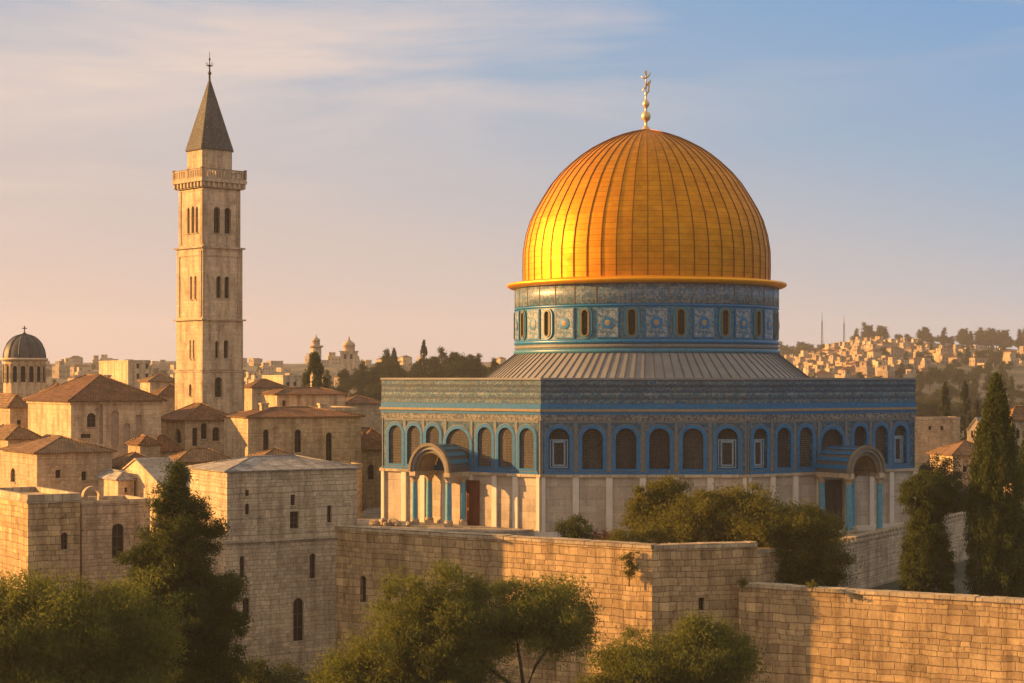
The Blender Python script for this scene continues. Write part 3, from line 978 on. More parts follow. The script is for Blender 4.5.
# low stone step in front of the sunlit facet, with a parapet of pale blocks
O, u, n, W, Pw = FR[0]
st = MB()
Gp = lambda s, d: (Pw[0] + u[0] * s + n[0] * d, Pw[1] + u[1] * s + n[1] * d)
st.prism([Gp(-2.5, 9.5), Gp(12.5, 9.0), Gp(13.5, 6.2), Gp(18.5, 4.6), Gp(W - 0.6, 0.35), Gp(0.2, 0.32), Gp(-2.5, 0.4)], 0.004, 0.8, 0)
for k in range(2):
    st.prism([Gp(-2.5, 9.5 + 0.4 * (k + 1)), Gp(12.5, 9.0 + 0.4 * (k + 1)), Gp(12.5, 9.0 + 0.4 * k), Gp(-2.5, 9.5 + 0.4 * k)], 0.004, 0.55 - 0.25 * k, 0)
o = st.build('stone_steps', 'paving')
tag(o, 'low grey stone podium with two steps in front of the sunlit porch', 'steps')


# ------------------------------------------------------------------ bell tower
def tower():
    phi = R(43)
    N = PT(202.5, 230)
    side = 6.3
    cx = N[0] + side / 2 * (math.cos(phi) - math.sin(phi))
    cy = N[1] + side / 2 * (math.sin(phi) + math.cos(phi))
    t = thing('bell_tower', 'tall square stone bell tower with balcony and pointed slate spire', 'tower', (cx, cy, 0), phi)
    D = 232.0
    zz = lambda py: ZZ(py, D)
    F_, L_ = ((1, 0), 'front'), ((0, -1), 'left')

    def stage(name, h, z0, z1, fr, lf):
        mb = MB()
        specs = [((-h, -h), (1, 0), fr), ((-h, h), (0, -1), lf), ((h, -h), (0, 1), []), ((h, h), (-1, 0), [])]
        for O, u, hs in specs:
            hol = [(h + c - w / 2, h + c + w / 2, a, b, True) for (c, w, a, b) in hs]
            holed(mb, O, u, 2 * h, z0, z1, hol, 0.4)
        mb.face([(-h, -h, z1), (h, -h, z1), (h, h, z1), (-h, h, z1)])
        b = mb.build(name, 'pale_stone', t)
        for O, u, hs in specs:
            for (c, w, a, bb) in hs:
                pane(O, u, (h + c - w / 2, h + c + w / 2, a, bb, True), 0.4, 'window', ['glass', 'wood', 'coping'], t, bars=True)
        return b

    def cour(h, z0, z1, m='coping'):
        mb = MB()
        mb.box(-h, h, -h, h, z0, z1)
        mb.build('string_course', m, t)

    h0, h1, h2, h3 = 3.22, 3.1, 3.05, 2.86
    stage('base_stage', h0, -2, zz(372), [(-0.75, 1.1, zz(397), zz(377))], [(0.4, 0.6, zz(396), zz(384))])
    cour(h0 + 0.12, zz(372) + 0.002, zz(371) + 0.2)
    stage('shaft_stage', h1, zz(371) + 0.2, zz(320.5), [(-0.9, 0.55, zz(358), zz(341)), (0.5, 0.75, zz(358), zz(340))], [(0.2, 0.35, zz(359), zz(340)), (1.0, 0.35, zz(359), zz(340))])
    cour(h1 + 0.3, zz(320.5), zz(319))
    stage('shaft_stage', h2, zz(319), zz(248.5), [(-0.6, 0.75, zz(298), zz(276)), (0.65, 0.75, zz(298), zz(276))], [(0.35, 0.5, zz(299.5), zz(276)), (1.35, 0.5, zz(299.5), zz(276))])
    cour(h2 + 0.28, zz(248.5), zz(246.8))
    stage('belfry', h3, zz(246.8), zz(189), [(-0.75, 0.95, zz(233), zz(207)), (0.9, 0.95, zz(233), zz(207))],
          [(-0.55, 0.55, zz(233), zz(207)), (0.45, 0.62, zz(233), zz(206)), (1.4, 0.55, zz(233), zz(207))])
    # blind frames on the faces
    mb = MB()
    for O, u in (((-h2, -h2), (1, 0)), ((-h2, h2), (0, -1))):
        n = (u[1], -u[0])
        for a, b in ((0.25, 0.75), (2 * h2 - 0.75, 2 * h2 - 0.25)):
            mb.obox(O, u, n, a, b, -0.02, 0.09, zz(319) + 0.3, zz(249) - 0.9)
        mb.obox(O, u, n, 0.25, 2 * h2 - 0.25, -0.02, 0.09, zz(249) - 0.9, zz(249) - 0.3)
    for O, u in (((-h3, -h3), (1, 0)), ((-h3, h3), (0, -1))):
        n = (u[1], -u[0])
        for a, b in ((0.1, 0.6), (2 * h3 - 0.6, 2 * h3 - 0.1)):
            mb.obox(O, u, n, a, b, -0.02, 0.08, zz(246) + 0.2, zz(190))
    mb.build('corner_strip', 'pale_stone', t)
    # corbel table, balcony slab
    mb = MB()
    hb = h3 + 0.62
    zt = zz(182.5)
    mb.box(-hb, hb, -hb, hb, zt - 0.001, zt + 0.45)
    mb.box(-h3 - 0.3, h3 + 0.3, -h3 - 0.3, h3 + 0.3, zt - 0.75, zt - 0.004)
    for k in range(9):
        s = -hb + 0.35 + k * (2 * hb - 0.7) / 8
        for (x0, x1, y0, y1) in ((s - 0.16, s + 0.16, -hb + 0.1, -h3), (s - 0.16, s + 0.16, h3, hb - 0.1), (-hb + 0.1, -h3, s - 0.16, s + 0.16), (h3, hb - 0.1, s - 0.16, s + 0.16)):
            mb.box(x0, x1, y0, y1, zt - 0.65, zt - 0.003)
    mb.build('balcony', 'coping', t)
    mb = MB()
    zb = zt + 0.452
    hr = hb - 0.08
    for sgn in (-1, 1):
        for zz0, zz1, wd in ((zb, zb + 0.16, 0.2), (zb + 1.02, zb + 1.25, 0.24)):
            a, b = sorted((sgn * hr, sgn * (hr - wd)))
            mb.box(-hr, hr, a, b, zz0, zz1)
            mb.box(a + 0.003, b - 0.003, -hr + wd + 0.01, hr - wd - 0.01, zz0, zz1)
        for k in range(17):
            s = -hr + 0.1 + k * (2 * hr - 0.2) / 16
            wd = 0.15 if k in (0, 8, 16) else 0.075
            c = sgn * (hr - 0.1)
            for (px, py) in ((s, c), (c, s)):
                mb.box(px - wd, px + wd, py - wd, py + wd, zb + 0.155, zb + (1.023 if wd < 0.1 else 1.36))
    mb.build('balustrade', 'coping', t)
    hu = 2.3
    mb = MB()
    ch = 0.55
    oc = [(-hu, -hu + ch), (-hu + ch, -hu), (hu - ch, -hu), (hu, -hu + ch), (hu, hu - ch), (hu - ch, hu), (-hu + ch, hu), (-hu, hu - ch)]
    mb.prism(oc, zt + 0.455, zz(149.5), 0)
    mb.build('upper_stage', 'pale_stone', t)
    mb = MB()
    zs, za = zz(149.5) + 0.002, zz(76)
    hs = 2.4
    oc2 = offset(oc, 0.2)
    mb.prism(oc2, zs, zs + 0.22)
    for i in range(8):
        a, b = oc2[i], oc2[(i + 1) % 8]
        k = 0.03
        mb.face([(a[0], a[1], zs + 0.22), (b[0], b[1], zs + 0.22), (b[0] * k, b[1] * k, za), (a[0] * k, a[1] * k, za)])
    mb.build('spire', 'spire', t)
    mb = MB()
    mb.lathe([(0.16, za - 0.5), (0.12, za + 0.5), (0.28, za + 0.75), (0.12, za + 1.0), (0.08, za + 1.6), (0.3, za + 1.7), (0.3, za + 1.8), (0.07, za + 1.9), (0.06, za + 2.4), (0.16, za + 2.6), (0.04, za + 2.8), (0.03, za + 3.6)], 10)
    for k in range(4):
        a = k * math.pi / 2
        mb.tube([(0, 0, za + 1.75), (0.5 * math.cos(a), 0.5 * math.sin(a), za + 1.75), (0.5 * math.cos(a), 0.5 * math.sin(a), za + 2.15)], 0.04, 5)
    mb.build('finial', 'iron', t)


tower()


# ------------------------------------------------------------------ houses
def hip_roof(mb, x0, x1, y0, y1, z0, rise, ov=0.4, ridge=None, mi=0, shift=0.0):
    a0, a1, b0, b1 = x0 - ov, x1 + ov, y0 - ov, y1 + ov
    mb.box(a0 + 0.06, a1 - 0.06, b0 + 0.06, b1 - 0.06, z0 + 0.002, z0 + 0.12, mi + 1 if mi == 0 else mi)
    z = z0 + 0.1
    W, L = a1 - a0, b1 - b0
    A_, B_, C_, D_ = (a0, b0, z), (a1, b0, z), (a1, b1, z), (a0, b1, z)
    if W >= L:
        ins = L / 2 if ridge is None else ridge
        ins = min(ins, W / 2 - 0.05)
        r0, r1 = (a0 + ins, (b0 + b1) / 2, z + rise), (a1 - ins, (b0 + b1) / 2, z + rise)
        mb.face([A_, B_, r1, r0], mi); mb.face([B_, C_, r1], mi); mb.face([C_, D_, r0, r1], mi); mb.face([D_, A_, r0], mi)
    else:
        ins = W / 2 if ridge is None else ridge
        ins = min(ins, L / 2 - 0.05)
        r0, r1 = ((a0 + a1) / 2, b0 + ins, z + rise), ((a0 + a1) / 2, b1 - ins, z + rise)
        mb.face([A_, B_, r0], mi); mb.face([B_, C_, r1, r0], mi); mb.face([C_, D_, r1], mi); mb.face([D_, A_, r0, r1], mi)
    # ridge and hip caps
    if mi == 0:
        for p, q in ((A_, r0), (D_, r1 if W < L else r0), (B_, r1 if W >= L else r0), (C_, r1), (r0, r1)):
            if (Vector(p) - Vector(q)).length > 0.3:
                mb.tube([p, q], 0.11, 5, mi + 1)


def gable_roof(mb, x0, x1, y0, y1, z0, rise, ov=0.35, th=0.16):
    """ridge along x, gables at both x ends"""
    ym = (y0 + y1) / 2
    a0, a1 = x0 - ov, x1 + ov
    sl = rise / ((y1 - y0) / 2)
    for sgn, ye in ((-1, y0 - ov), (1, y1 + ov)):
        ze = z0 - sl * ov
        low = [(a0, ye, ze), (a1, ye, ze), (a1, ym, z0 + rise), (a0, ym, z0 + rise)]
        hi = [(p[0], p[1], p[2] + th) for p in low]
        if sgn > 0:
            low.reverse(); hi.reverse()
        mb.face(hi, 0)
        mb.face(list(reversed(low)), 1)
        for k in range(4):
            k2 = (k + 1) % 4
            mb.face([low[k], low[k2], hi[k2], hi[k]], 1)


placed = []


def house(name, label, nx, D, lx, rx, eave, z0, roof='hip', rise=2.0, wall='rough_stone', rmat='roof_red', phi=28, front=(), left=(), group=None, cat='house',
          L=None, W=None, ridge=None, ov=0.4, chimney=(), blind=(), cornice=False, ledge=None):
    ph = R(phi)
    Np = PT(nx, D)
    u = (math.cos(ph), math.sin(ph))
    v = (-math.sin(ph), math.cos(ph))
    if W is None: W = along(Np, u, rx)
    if L is None:
        k = K(lx)
        L = (k * Np[1] - Np[0]) / (v[0] - k * v[1])
    L = min(L, 30)
    for fa in (0.25, 0.75):
        for fb in (0.25, 0.75):
            placed.append((Np[0] + u[0] * W * fa + v[0] * L * fb, Np[1] + u[1] * W * fa + v[1] * L * fb))
    t = thing(name, label, cat, (Np[0], Np[1], z0), ph, group)
    H = ZZ(eave, D) - z0
    vd = (-v[0], -v[1])

    def to_holes(lst, base, dirv, flip):
        out = []
        for (px, py, wp, hp, ar) in lst:
            a, b = along(base, dirv, px - wp / 2), along(base, dirv, px + wp / 2)
            Dm = base[1] + dirv[1] * (a + b) / 2
            z1, z2 = ZZ(py + hp / 2, Dm) - z0, ZZ(py - hp / 2, Dm) - z0
            out.append((a, b, max(z1, 0.05), z2, ar))
        return out

    LB = (Np[0] + v[0] * L, Np[1] + v[1] * L)
    fh = to_holes(front, Np, u, False)
    lh = to_holes(left, LB, vd, False)
    bh = to_holes(blind, Np, u, False)
    mb = MB()
    holed(mb, (0, 0), (1, 0), W, 0, H, fh + bh, 0.32)
    holed(mb, (0, L), (0, -1), L, 0, H, lh, 0.32)
    holed(mb, (W, 0), (0, 1), L, 0, H)
    holed(mb, (W, L), (-1, 0), W, 0, H)
    if roof == 'gable':
        mb.face([(0, L, H), (0, 0, H), (0, L / 2, H + rise)])
        mb.face([(W, 0, H), (W, L, H), (W, L / 2, H + rise)])
    else:
        mb.face([(0, 0, H), (W, 0, H), (W, L, H), (0, L, H)])
    mb.build('wall', wall, t)
    for hz in fh:
        pane((0, 0), (1, 0), hz, 0.32, 'window', ['glass', 'wood', 'coping'], t)
    for hz in bh:
        pane((0, 0), (1, 0), hz, 0.32, 'niche', ['niche'], t, bars=False)
    for hz in lh:
        pane((0, L), (0, -1), hz, 0.32, 'window', ['glass', 'wood', 'coping'], t)
    rb = MB()
    if roof == 'hip':
        hip_roof(rb, 0, W, 0, L, H, rise, ov, ridge)
        rb.build('roof', [rmat, 'roof_grey' if rmat == 'roof_grey' else 'roof_tan'], t)
    elif roof == 'gable':
        gable_roof(rb, 0, W, 0, L, H, rise, ov)
        rb.build('roof', [rmat, 'coping'], t)
    else:
        th = 0.35
        for (a0, a1, b0, b1) in ((-0.06, W + 0.06, -0.06, th), (-0.06, W + 0.06, L - th, L + 0.06), (-0.06, th, th + 0.003, L - th - 0.003), (W - th, W + 0.06, th + 0.003, L - th - 0.003)):
            rb.box(a0, a1, b0, b1, H + 0.002, H + 0.45)
        rb.build('parapet', 'coping', t)
    if cornice:
        cb = MB()
        cb.box(-0.16, W + 0.16, -0.16, L + 0.16, H - 0.3, H - 0.002)
        cb.build('cornice', 'coping', t)
    if ledge is not None:
        zl = ZZ(ledge, D) - z0
        cb = MB()
        cb.box(-0.22, W + 0.02, -0.22, -0.004, zl - 0.25, zl)
        cb.box(-0.22, -0.004, -0.003, L, zl - 0.25, zl)
        cb.build('string_course', 'coping', t)
    for (cxr, cyr, ch) in chimney:
        cb = MB()
        cb.box(W * cxr - 0.4, W * cxr + 0.4, L * cyr - 0.4, L * cyr + 0.4, H + 0.1, H + rise * 0.7 + ch)
        cb.box(W * cxr - 0.5, W * cxr + 0.5, L * cyr - 0.5, L * cyr + 0.5, H + rise * 0.7 + ch + 0.002, H + rise * 0.7 + ch + 0.2)
        cb.build('chimney', 'pale_stone', t)
    return t


# big block at the inner corner of the retaining wall
house('stone_block', 'tall plain stone block with grey hipped roof standing at the end of the long wall', 227, 160.0, 190, 357, 472.5, -12, rise=1.05, wall='ashlar_grey',
      rmat='roof_grey', phi=32, cat='building', ov=0.3, ledge=541,
      front=[(247.3, 493, 4, 6, False), (247.3, 509, 4.4, 11, True), (293, 500, 4.6, 11, False), (329.5, 514, 4.4, 17, False), (294.5, 520, 9, 17, False),
             (242.3, 567, 5, 22, True), (312.8, 566, 6, 25, True), (246.3, 609, 7, 23, True), (298.6, 619.5, 10.5, 43, True)])
house('great_house', 'largest house on the left with brown hipped roof and blind niches in its shaded side', 71, 205, 28, 161, 402, -3, rise=3.0, phi=33, wall='pale_stone', rmat='roof_red',
      front=[(91.5, 420, 9, 14, True), (86, 436, 10, 4, False)], chimney=[(0.7, 0.6, 0.8)], blind=[(101, 424, 4, 40, False), (115, 428, 8, 34, True), (127, 436, 7, 26, True), (139, 430, 6, 30, False)], ridge=None, ov=0.55, cornice=True)
house('low_house', 'low house with tan hipped roof in front of the largest house', 37, 186, 3, 112, 454, -6, rise=1.5, phi=33, rmat='roof_tan', front=[(58, 474, 5, 8, False), (84, 476, 5, 9, False)], left=[(13, 475, 5, 14, True)])
house('tower_foot_house', 'small house with red hipped roof and arched windows at the foot of the bell tower', 185, 214, 161, 236, 421, -3, rise=1.9, phi=30, rmat='roof_red',
      front=[(204, 431, 6, 16, True), (216, 434, 7, 14, True), (195, 437, 5, 18, False)], left=[(178, 436, 6, 14, True)])
house('long_hall', 'long hall with dark tiled roof and three tall arched windows', 248, 200, 224, 361, 418, -5, rise=1.0, phi=25, wall='rough_stone', rmat='roof_red', cat='hall', chimney=[(0.25, 0.5, 0.7), (0.8, 0.6, 0.6)],
      front=[(266, 441, 5.5, 23, True), (298, 441, 6.5, 23, True), (329, 447, 6, 29, True)])
house('corner_cottage', 'cottage with two brown roof slopes beside the left corner of the shrine', 355, 211, 335, 384, 451, -3, rise=2.0, phi=25, rmat='roof_red', front=[(371, 472, 6, 15, True)])
house('corner_cottage', 'small square cottage behind the long hall with red roof peeping over', 366, 224, 348, 384, 442, -2, rise=1.6, phi=25, rmat='roof_red')
house('gabled_house', 'gabled house with bright sunlit gable end behind the tall conifer', 163, 176, 111, 196, 488, -10, roof='gable', rise=2.5, phi=32, wall='pale_stone', rmat='paving', ov=0.15,
      front=[(175, 500, 5, 12, False)])
house('square_bastion', 'square stone bastion at the far left edge with corbelled coping and one window', 28, 160, -12, 80, 500, -12, roof='flat', phi=33, wall='ashlar', cat='bastion', cornice=True,
      front=[(64.5, 541, 7, 17, True)])
house('gate_house', 'stone gate block with a pointed archway between the bastion and the conifer', 82, 166, 78, 150, 506, -12, roof='flat', phi=33, L=6.0, wall='ashlar_grey', cat='building',
      front=[(118, 541, 12, 35, True)])
house('red_roof_house', 'low house with rust red roof wedged below the blind niches', 120, 192, 104, 165, 468, -6, rise=1.4, phi=30, rmat='roof_red')
house('red_roof_house', 'low rust roofed house just left of the grey hipped roof', 178, 190, 166, 232, 463, -6, rise=1.3, phi=28, rmat='roof_tan', front=[(198, 472, 4, 8, False)])
house('red_roof_house', 'small dark roofed house tucked under the right end of the largest house', 152, 200, 145, 180, 452, -5, rise=1.7, phi=30, rmat='roof_red')
house('terrace_house', 'flat topped house with bright left wall behind the long hall', 277, 248, 262, 345, 395, -2, rise=0.9, phi=25, rmat='roof_red', wall='pale_stone', front=[(284, 404, 3, 8, True)], ridge=3)
house('terrace_house', 'wide low house in front of the dark cypress with pale wall', 300, 232, 276, 358, 411, -2, roof='flat', phi=22, wall='rough_stone', front=[(318, 416, 4, 6, False), (338, 416, 4, 6, False)])
house('edge_house', 'plain house cut by the left picture edge beside the largest house', 10, 222, -14, 30, 408, -3, rise=1.6, phi=33, rmat='roof_tan', front=[(19, 424, 4, 8, False)])
house('edge_house', 'low tan roofed house below the small dark dome', 8, 206, -16, 40, 440, -4, rise=1.5, phi=33, rmat='roof_tan', front=[(20, 452, 4, 7, False)])
house('back_house', 'bright cream house with flat roof just left of the bell tower', 150, 285, 140, 178, 382, -1, roof='hip', rise=1.2, phi=30, rmat='roof_tan', wall='pale_stone')
house('back_house', 'low red roofed house against the left foot of the bell tower', 160, 262, 150, 190, 396, -1, rise=1.6, phi=30, rmat='roof_red', wall='rough_stone')
house('back_house', 'wide cream house with flat roof far behind the largest house', 128, 420, 99, 150, 362, 0, roof='flat', phi=30, wall='pale_stone', front=[(138, 366, 3, 5, False), (147, 366, 3, 5, False), (138, 376, 3, 5, False), (147, 376, 3, 5, False)])
house('back_house', 'brown walled house with red roof to the right of the bell tower', 252, 300, 243, 285, 388, -1, rise=1.4, phi=25, rmat='roof_red')
house('back_house', 'white balconied house among the roofs right of the bell tower', 283, 420, 262, 304, 377, 0, roof='flat', phi=22, wall='pale_stone', front=[(288, 384, 3, 4, False), (295, 384, 3, 4, False)])
house('back_house', 'squat house with dark roof left of the woods', 345, 285, 330, 384, 404, -1, rise=1.2, phi=25, rmat='roof_red', wall='rough_stone')
house('lean_to', 'lean low house with pale slab roof left of the gabled house', 118, 181, 98, 134, 481, -8, rise=0.8, phi=32, rmat='roof_grey', wall='pale_stone', ov=0.2, front=[(126, 490, 3, 5, False)])
house('lean_to', 'small tan roofed house just behind the grey hipped roof', 262, 188, 250, 300, 459, -6, rise=0.9, phi=26, rmat='roof_tan', ov=0.25)
house('lean_to', 'small stepped house filling the gap right of the long hall', 347, 194, 338, 362, 468, -6, roof='flat', phi=26, wall='rough_stone', front=[(354, 480, 3, 7, True)])
house('lean_to', 'low red roofed annex before the shaded side of the largest house', 140, 197, 128, 160, 446, -6, rise=1.0, phi=31, rmat='roof_red', ov=0.25)
house('back_house', 'small house with red roof between the dark dome and the largest house', 52, 240, 44, 70, 393, -1, rise=1.2, phi=33, rmat='roof_red', wall='rough_stone')
# right of the shrine
house('brick_house', 'long brown house with flat roof beyond the right corner of the shrine', 906, 305, 895, 960, 420, -2, roof='flat', phi=14, wall='rough_stone', front=[(930, 428, 3, 4, False), (942, 428, 3, 4, False)])
house('white_chapel', 'small white gabled chapel beside the tall right cypress', 984, 292, 967, 995, 430, -2, roof='gable', rise=1.9, phi=62, wall='pale_stone', rmat='roof_grey', cat='chapel', W=7, ov=0.1,
      left=[(972, 434, 2, 7, True), (978, 434, 2, 7, True)])
house('red_roof_house', 'low house with wide tan roof left of the tall right cypress', 953, 236, 930, 1000, 456, -4, rise=1.8, phi=12, rmat='roof_tan', wall='rough_stone', front=[(965, 469, 4, 6, False), (978, 469, 4, 6, False), (990, 469, 4, 6, False)])
house('edge_house', 'cream house with hipped roof at the right picture edge', 1012, 232, 1003, 1052, 421, -3, rise=1.8, phi=15, rmat='roof_tan', wall='pale_stone', front=[(1018, 434, 4, 9, True), (1030, 434, 4, 9, True), (1018, 450, 4, 9, False)])


# bell arch on the gate wall, dark domed church at the far left
def bell_arch():
    N = PT(84, 168.5)
    t = thing('bell_arch', 'small open stone arch standing on the wall right of the square bastion', 'arch', (N[0], N[1], ZZ(506, 166) + 0.0), R(33))
    mb = MB()
    ro, ri, y0, y1 = 0.95, 0.62, 0.0, 0.6
    for k in range(16):
        a, b = math.pi * k / 16, math.pi * (k + 1) / 16
        P = lambda r, t_, y: (0.9 - r * math.cos(t_), y, 0.7 + r * math.sin(t_))
        mb.face([P(ri, a, y0), P(ri, b, y0), P(ro, b, y0), P(ro, a, y0)])
        mb.face([P(ri, a, y1), P(ro, a, y1), P(ro, b, y1), P(ri, b, y1)])
        mb.face([P(ro, a, y0), P(ro, b, y0), P(ro, b, y1), P(ro, a, y1)])
        mb.face([P(ri, a, y0), P(ri, a, y1), P(ri, b, y1), P(ri, b, y0)])
    mb.box(0.05, 0.35, 0, 0.5, 0, 0.7); mb.box(1.45, 1.75, 0, 0.5, 0, 0.7)
    mb.build('arch_ring', 'pale_stone', t)


bell_arch()


def domed_church():
    D = 262
    x, y = PT(24.5, D)
    t = thing('domed_church', 'round stone church with dark ribbed dome and cross at the far left', 'church', (x, y, -1))
    s = D / F
    zt = lambda py: ZZ(py, D) + 1
    rd = 20.5 * s
    mb = MB()
    mb.lathe([(rd, 0), (rd, zt(361))], 16, cap1=True, smooth=False)
    mb.build('drum', 'pale_stone', t)
    for k in range(16):
        a = 2 * math.pi * (k + 0.5) / 16
        n = (math.cos(a), math.sin(a))
        if n[1] > 0.4: continue
        u = (-n[1], n[0])
        O = (n[0] * rd * 0.981, n[1] * rd * 0.981)
        wm = MB()
        pts = [(-0.32, zt(382)), (0.32, zt(382))] + list(reversed(arc_pts(-0.32, 0.32, zt(366), 8)))
        wm.face([(O[0] + u[0] * q + n[0] * 0.02, O[1] + u[1] * q + n[1] * 0.02, z) for q, z in pts], 0)
        for sg in (-1, 1):
            aa, bb = sorted((sg * 0.34, sg * 0.5))
            wm.obox(O, u, n, aa, bb, -0.05, 0.14, zt(383), zt(364), 1)
        wm.build('window', ['glass', 'coping'], t)
    mb = MB()
    mb.lathe([(rd, zt(361)), (rd + 0.35, zt(361) + 0.05), (rd + 0.35, zt(361) + 0.4), (rd - 0.1, zt(361) + 0.45)], 24)
    mb.build('cornice', 'coping', t)
    mb = MB()
    H = zt(335.5) - zt(361) - 0.3
    pr = [((rd + 0.1) * math.cos(a) ** 0.92, zt(361) + 0.42 + H * math.sin(a)) for a in [R(90 * k / 10) for k in range(10)]] + [(0.15, zt(361) + 0.42 + H * 1.02)]
    mb.lathe(pr, 24, cap1=True)
    for k in range(12):
        a = 2 * math.pi * k / 12
        mb.tube([(r * math.cos(a), r * math.sin(a), z + 0.02) for r, z in pr], 0.1, 4)
    mb.build('dome', 'domelead', t)
    mb = MB()
    zf = pr[-1][1]
    mb.lathe([(0.4, zf - 0.1), (0.25, zf + 0.15), (0.1, zf + 0.3), (0.08, zf + 0.5)], 8)
    mb.box(-0.07, 0.07, -0.05, 0.05, zf + 0.45, zf + 1.2); mb.box(-0.36, 0.36, -0.05, 0.05, zf + 0.8, zf + 0.92)
    mb.build('cross', 'iron', t)


domed_church()


# distant landmarks
def minaret():
    D = 640
    x, y = PT(316, D)
    z0 = float(hgt(x, y)) - 0.5
    t = thing('minaret', 'slim far minaret rising behind the dark cypress', 'minaret', (x, y, z0))
    zt = lambda py: ZZ(py, D) - z0
    mb = MB(); mb.lathe([(2.0, 0), (1.9, zt(348))], 10, cap1=True); mb.build('shaft', 'pale_stone', t)
    mb = MB(); mb.lathe([(1.9, zt(348)), (2.6, zt(347)), (2.6, zt(345.5)), (1.5, zt(345.4))], 12, cap1=True); mb.build('balcony', 'coping', t)
    mb = MB(); mb.lathe([(1.4, zt(345.4)), (1.4, zt(341)), (1.6, zt(340.6)), (1.2, zt(338.8)), (0.3, zt(337)), (0.12, zt(334.5))], 10, cap1=True); mb.build('cupola', 'coping', t)


minaret()


def far_church():
    D = 760
    x, y = PT(349, D)
    z0 = float(hgt(x, y)) - 1
    t = thing('church_tower', 'far pale church tower with small dome above the woods', 'tower', (x, y, z0))
    zt = lambda py: ZZ(py, D) - z0
    mb = MB(); mb.box(-3.4, 3.4, -3.4, 3.4, 0, zt(352)); mb.box(-3.8, 3.8, -3.8, 3.8, zt(352) + 0.003, zt(351)); mb.build('shaft', 'pale_stone', t)
    mb = MB(); mb.lathe([(2.6, zt(351)), (2.6, zt(346)), (2.9, zt(345.8)), (2.4, zt(343)), (1.2, zt(341)), (0.6, zt(340)), (0.15, zt(336))], 8, cap1=True, rot=R(22.5)); mb.build('dome', 'coping', t)
    for s in (-1.3, 1.3):
        mb = MB(); mb.box(s - 0.5, s + 0.5, -3.46, -3.404, zt(359), zt(354)); mb.build('window', 'glass', t)


far_church()


def mast(px, D, pt, label):
    x, y = PT(px, D)
    z0 = float(hgt(x, y)) - 0.5
    t = thing('radio_mast', label, 'mast', (x, y, z0))
    H = ZZ(pt, D) - z0
    mb = MB()
    for a in (0, 2.1, 4.2):
        mb.tube([(1.1 * math.cos(a), 1.1 * math.sin(a), 0), (0.3 * math.cos(a), 0.3 * math.sin(a), H * 0.8)], 0.22, 4)
    for k in range(9):
        z = H * 0.8 * k / 9
        r = 1.1 - 0.8 * k / 9
        mb.tube([(r, 0, z), (-r * 0.5, r * 0.87, z + 1.0)], 0.14, 4)
        mb.tube([(-r * 0.5, r * 0.87, z), (-r * 0.5, -r * 0.87, z + 1.0)], 0.14, 4)
    mb.build('lattice', 'iron', t)
    mb = MB(); mb.tube([(0, 0, H * 0.78), (0, 0, H)], [0.25, 0.12], 6); mb.build('antenna', 'iron', t)


mast(822, 1330, 312, 'taller thin radio mast on the left of the far hilltop')
mast(844, 1345, 316, 'slightly shorter radio mast at the right on the far hilltop')


# ------------------------------------------------------------------ far houses, each an object of its own
def far_house_mesh(i):
    rr = random.Random(100 + i)
    mb = MB()
    W, L, H = rr.uniform(6.5, 12), rr.uniform(6, 9), rr.uniform(3.6, 7)

    def block(x0, y0, W, L, z0, H):
        holes_f, holes_l = [], []
        nf = max(1, int(H / 3.0))
        for fl in range(nf):
            nw = max(1, int(W / 2.6))
            for k in range(nw):
                if rr.random() < 0.85:
                    c = (k + 0.5) * W / nw
                    holes_f.append((c - 0.55, c + 0.55, z0 + fl * 3.0 + 1.0, z0 + fl * 3.0 + 2.5, False))
            nw = max(1, int(L / 3.2))
            for k in range(nw):
                if rr.random() < 0.6:
                    c = (k + 0.5) * L / nw
                    holes_l.append((c - 0.5, c + 0.5, z0 + fl * 3.0 + 1.0, z0 + fl * 3.0 + 2.5, False))
        holed(mb, (x0, y0), (1, 0), W, z0, z0 + H, holes_f, 0.3)
        holed(mb, (x0, y0 + L), (0, -1), L, z0, z0 + H, holes_l, 0.3)
        holed(mb, (x0 + W, y0), (0, 1), L, z0, z0 + H, holes_l, 0.3)
        holed(mb, (x0 + W, y0 + L), (-1, 0), W, z0, z0 + H)
        mb.face([(x0, y0, z0 + H), (x0 + W, y0, z0 + H), (x0 + W, y0 + L, z0 + H), (x0, y0 + L, z0 + H)], 0)
        e = 0.31
        mb.box(x0 + e, x0 + W - e, y0 + e, y0 + L - e, z0 + 0.2, z0 + H - 0.2, 1)
        mb.box(x0 - 0.1, x0 + W + 0.1, y0 - 0.1, y0 + L + 0.1, z0 + H + 0.003, z0 + H + 0.35, 0)
    block(-W / 2, -L / 2, W, L, -4, H + 4)
    kind = i % 3
    if kind == 1:
        block(-W / 2 + 1, -L / 2 + 1.2, W * 0.5, L * 0.6, H + 0.36, 2.8)
    if kind == 2:
        hip_roof(mb, -W / 2, W / 2, -L / 2, L / 2, H + 0.36, 1.8, 0.3, mi=2)
    rm = ['rough_stone', 'far_plaster', 'ashlar_grey', 'far_plaster'][i % 4]
    return mb, rm, kind


FHN = 12
far_meshes = []
for i in range(FHN):
    mb, rm, kind = far_house_mesh(i)
    o = mb.build('far_house', [rm, 'far_dark', 'roof_red'])
    far_meshes.append((o.data, kind))
    bpy.data.objects.remove(o)


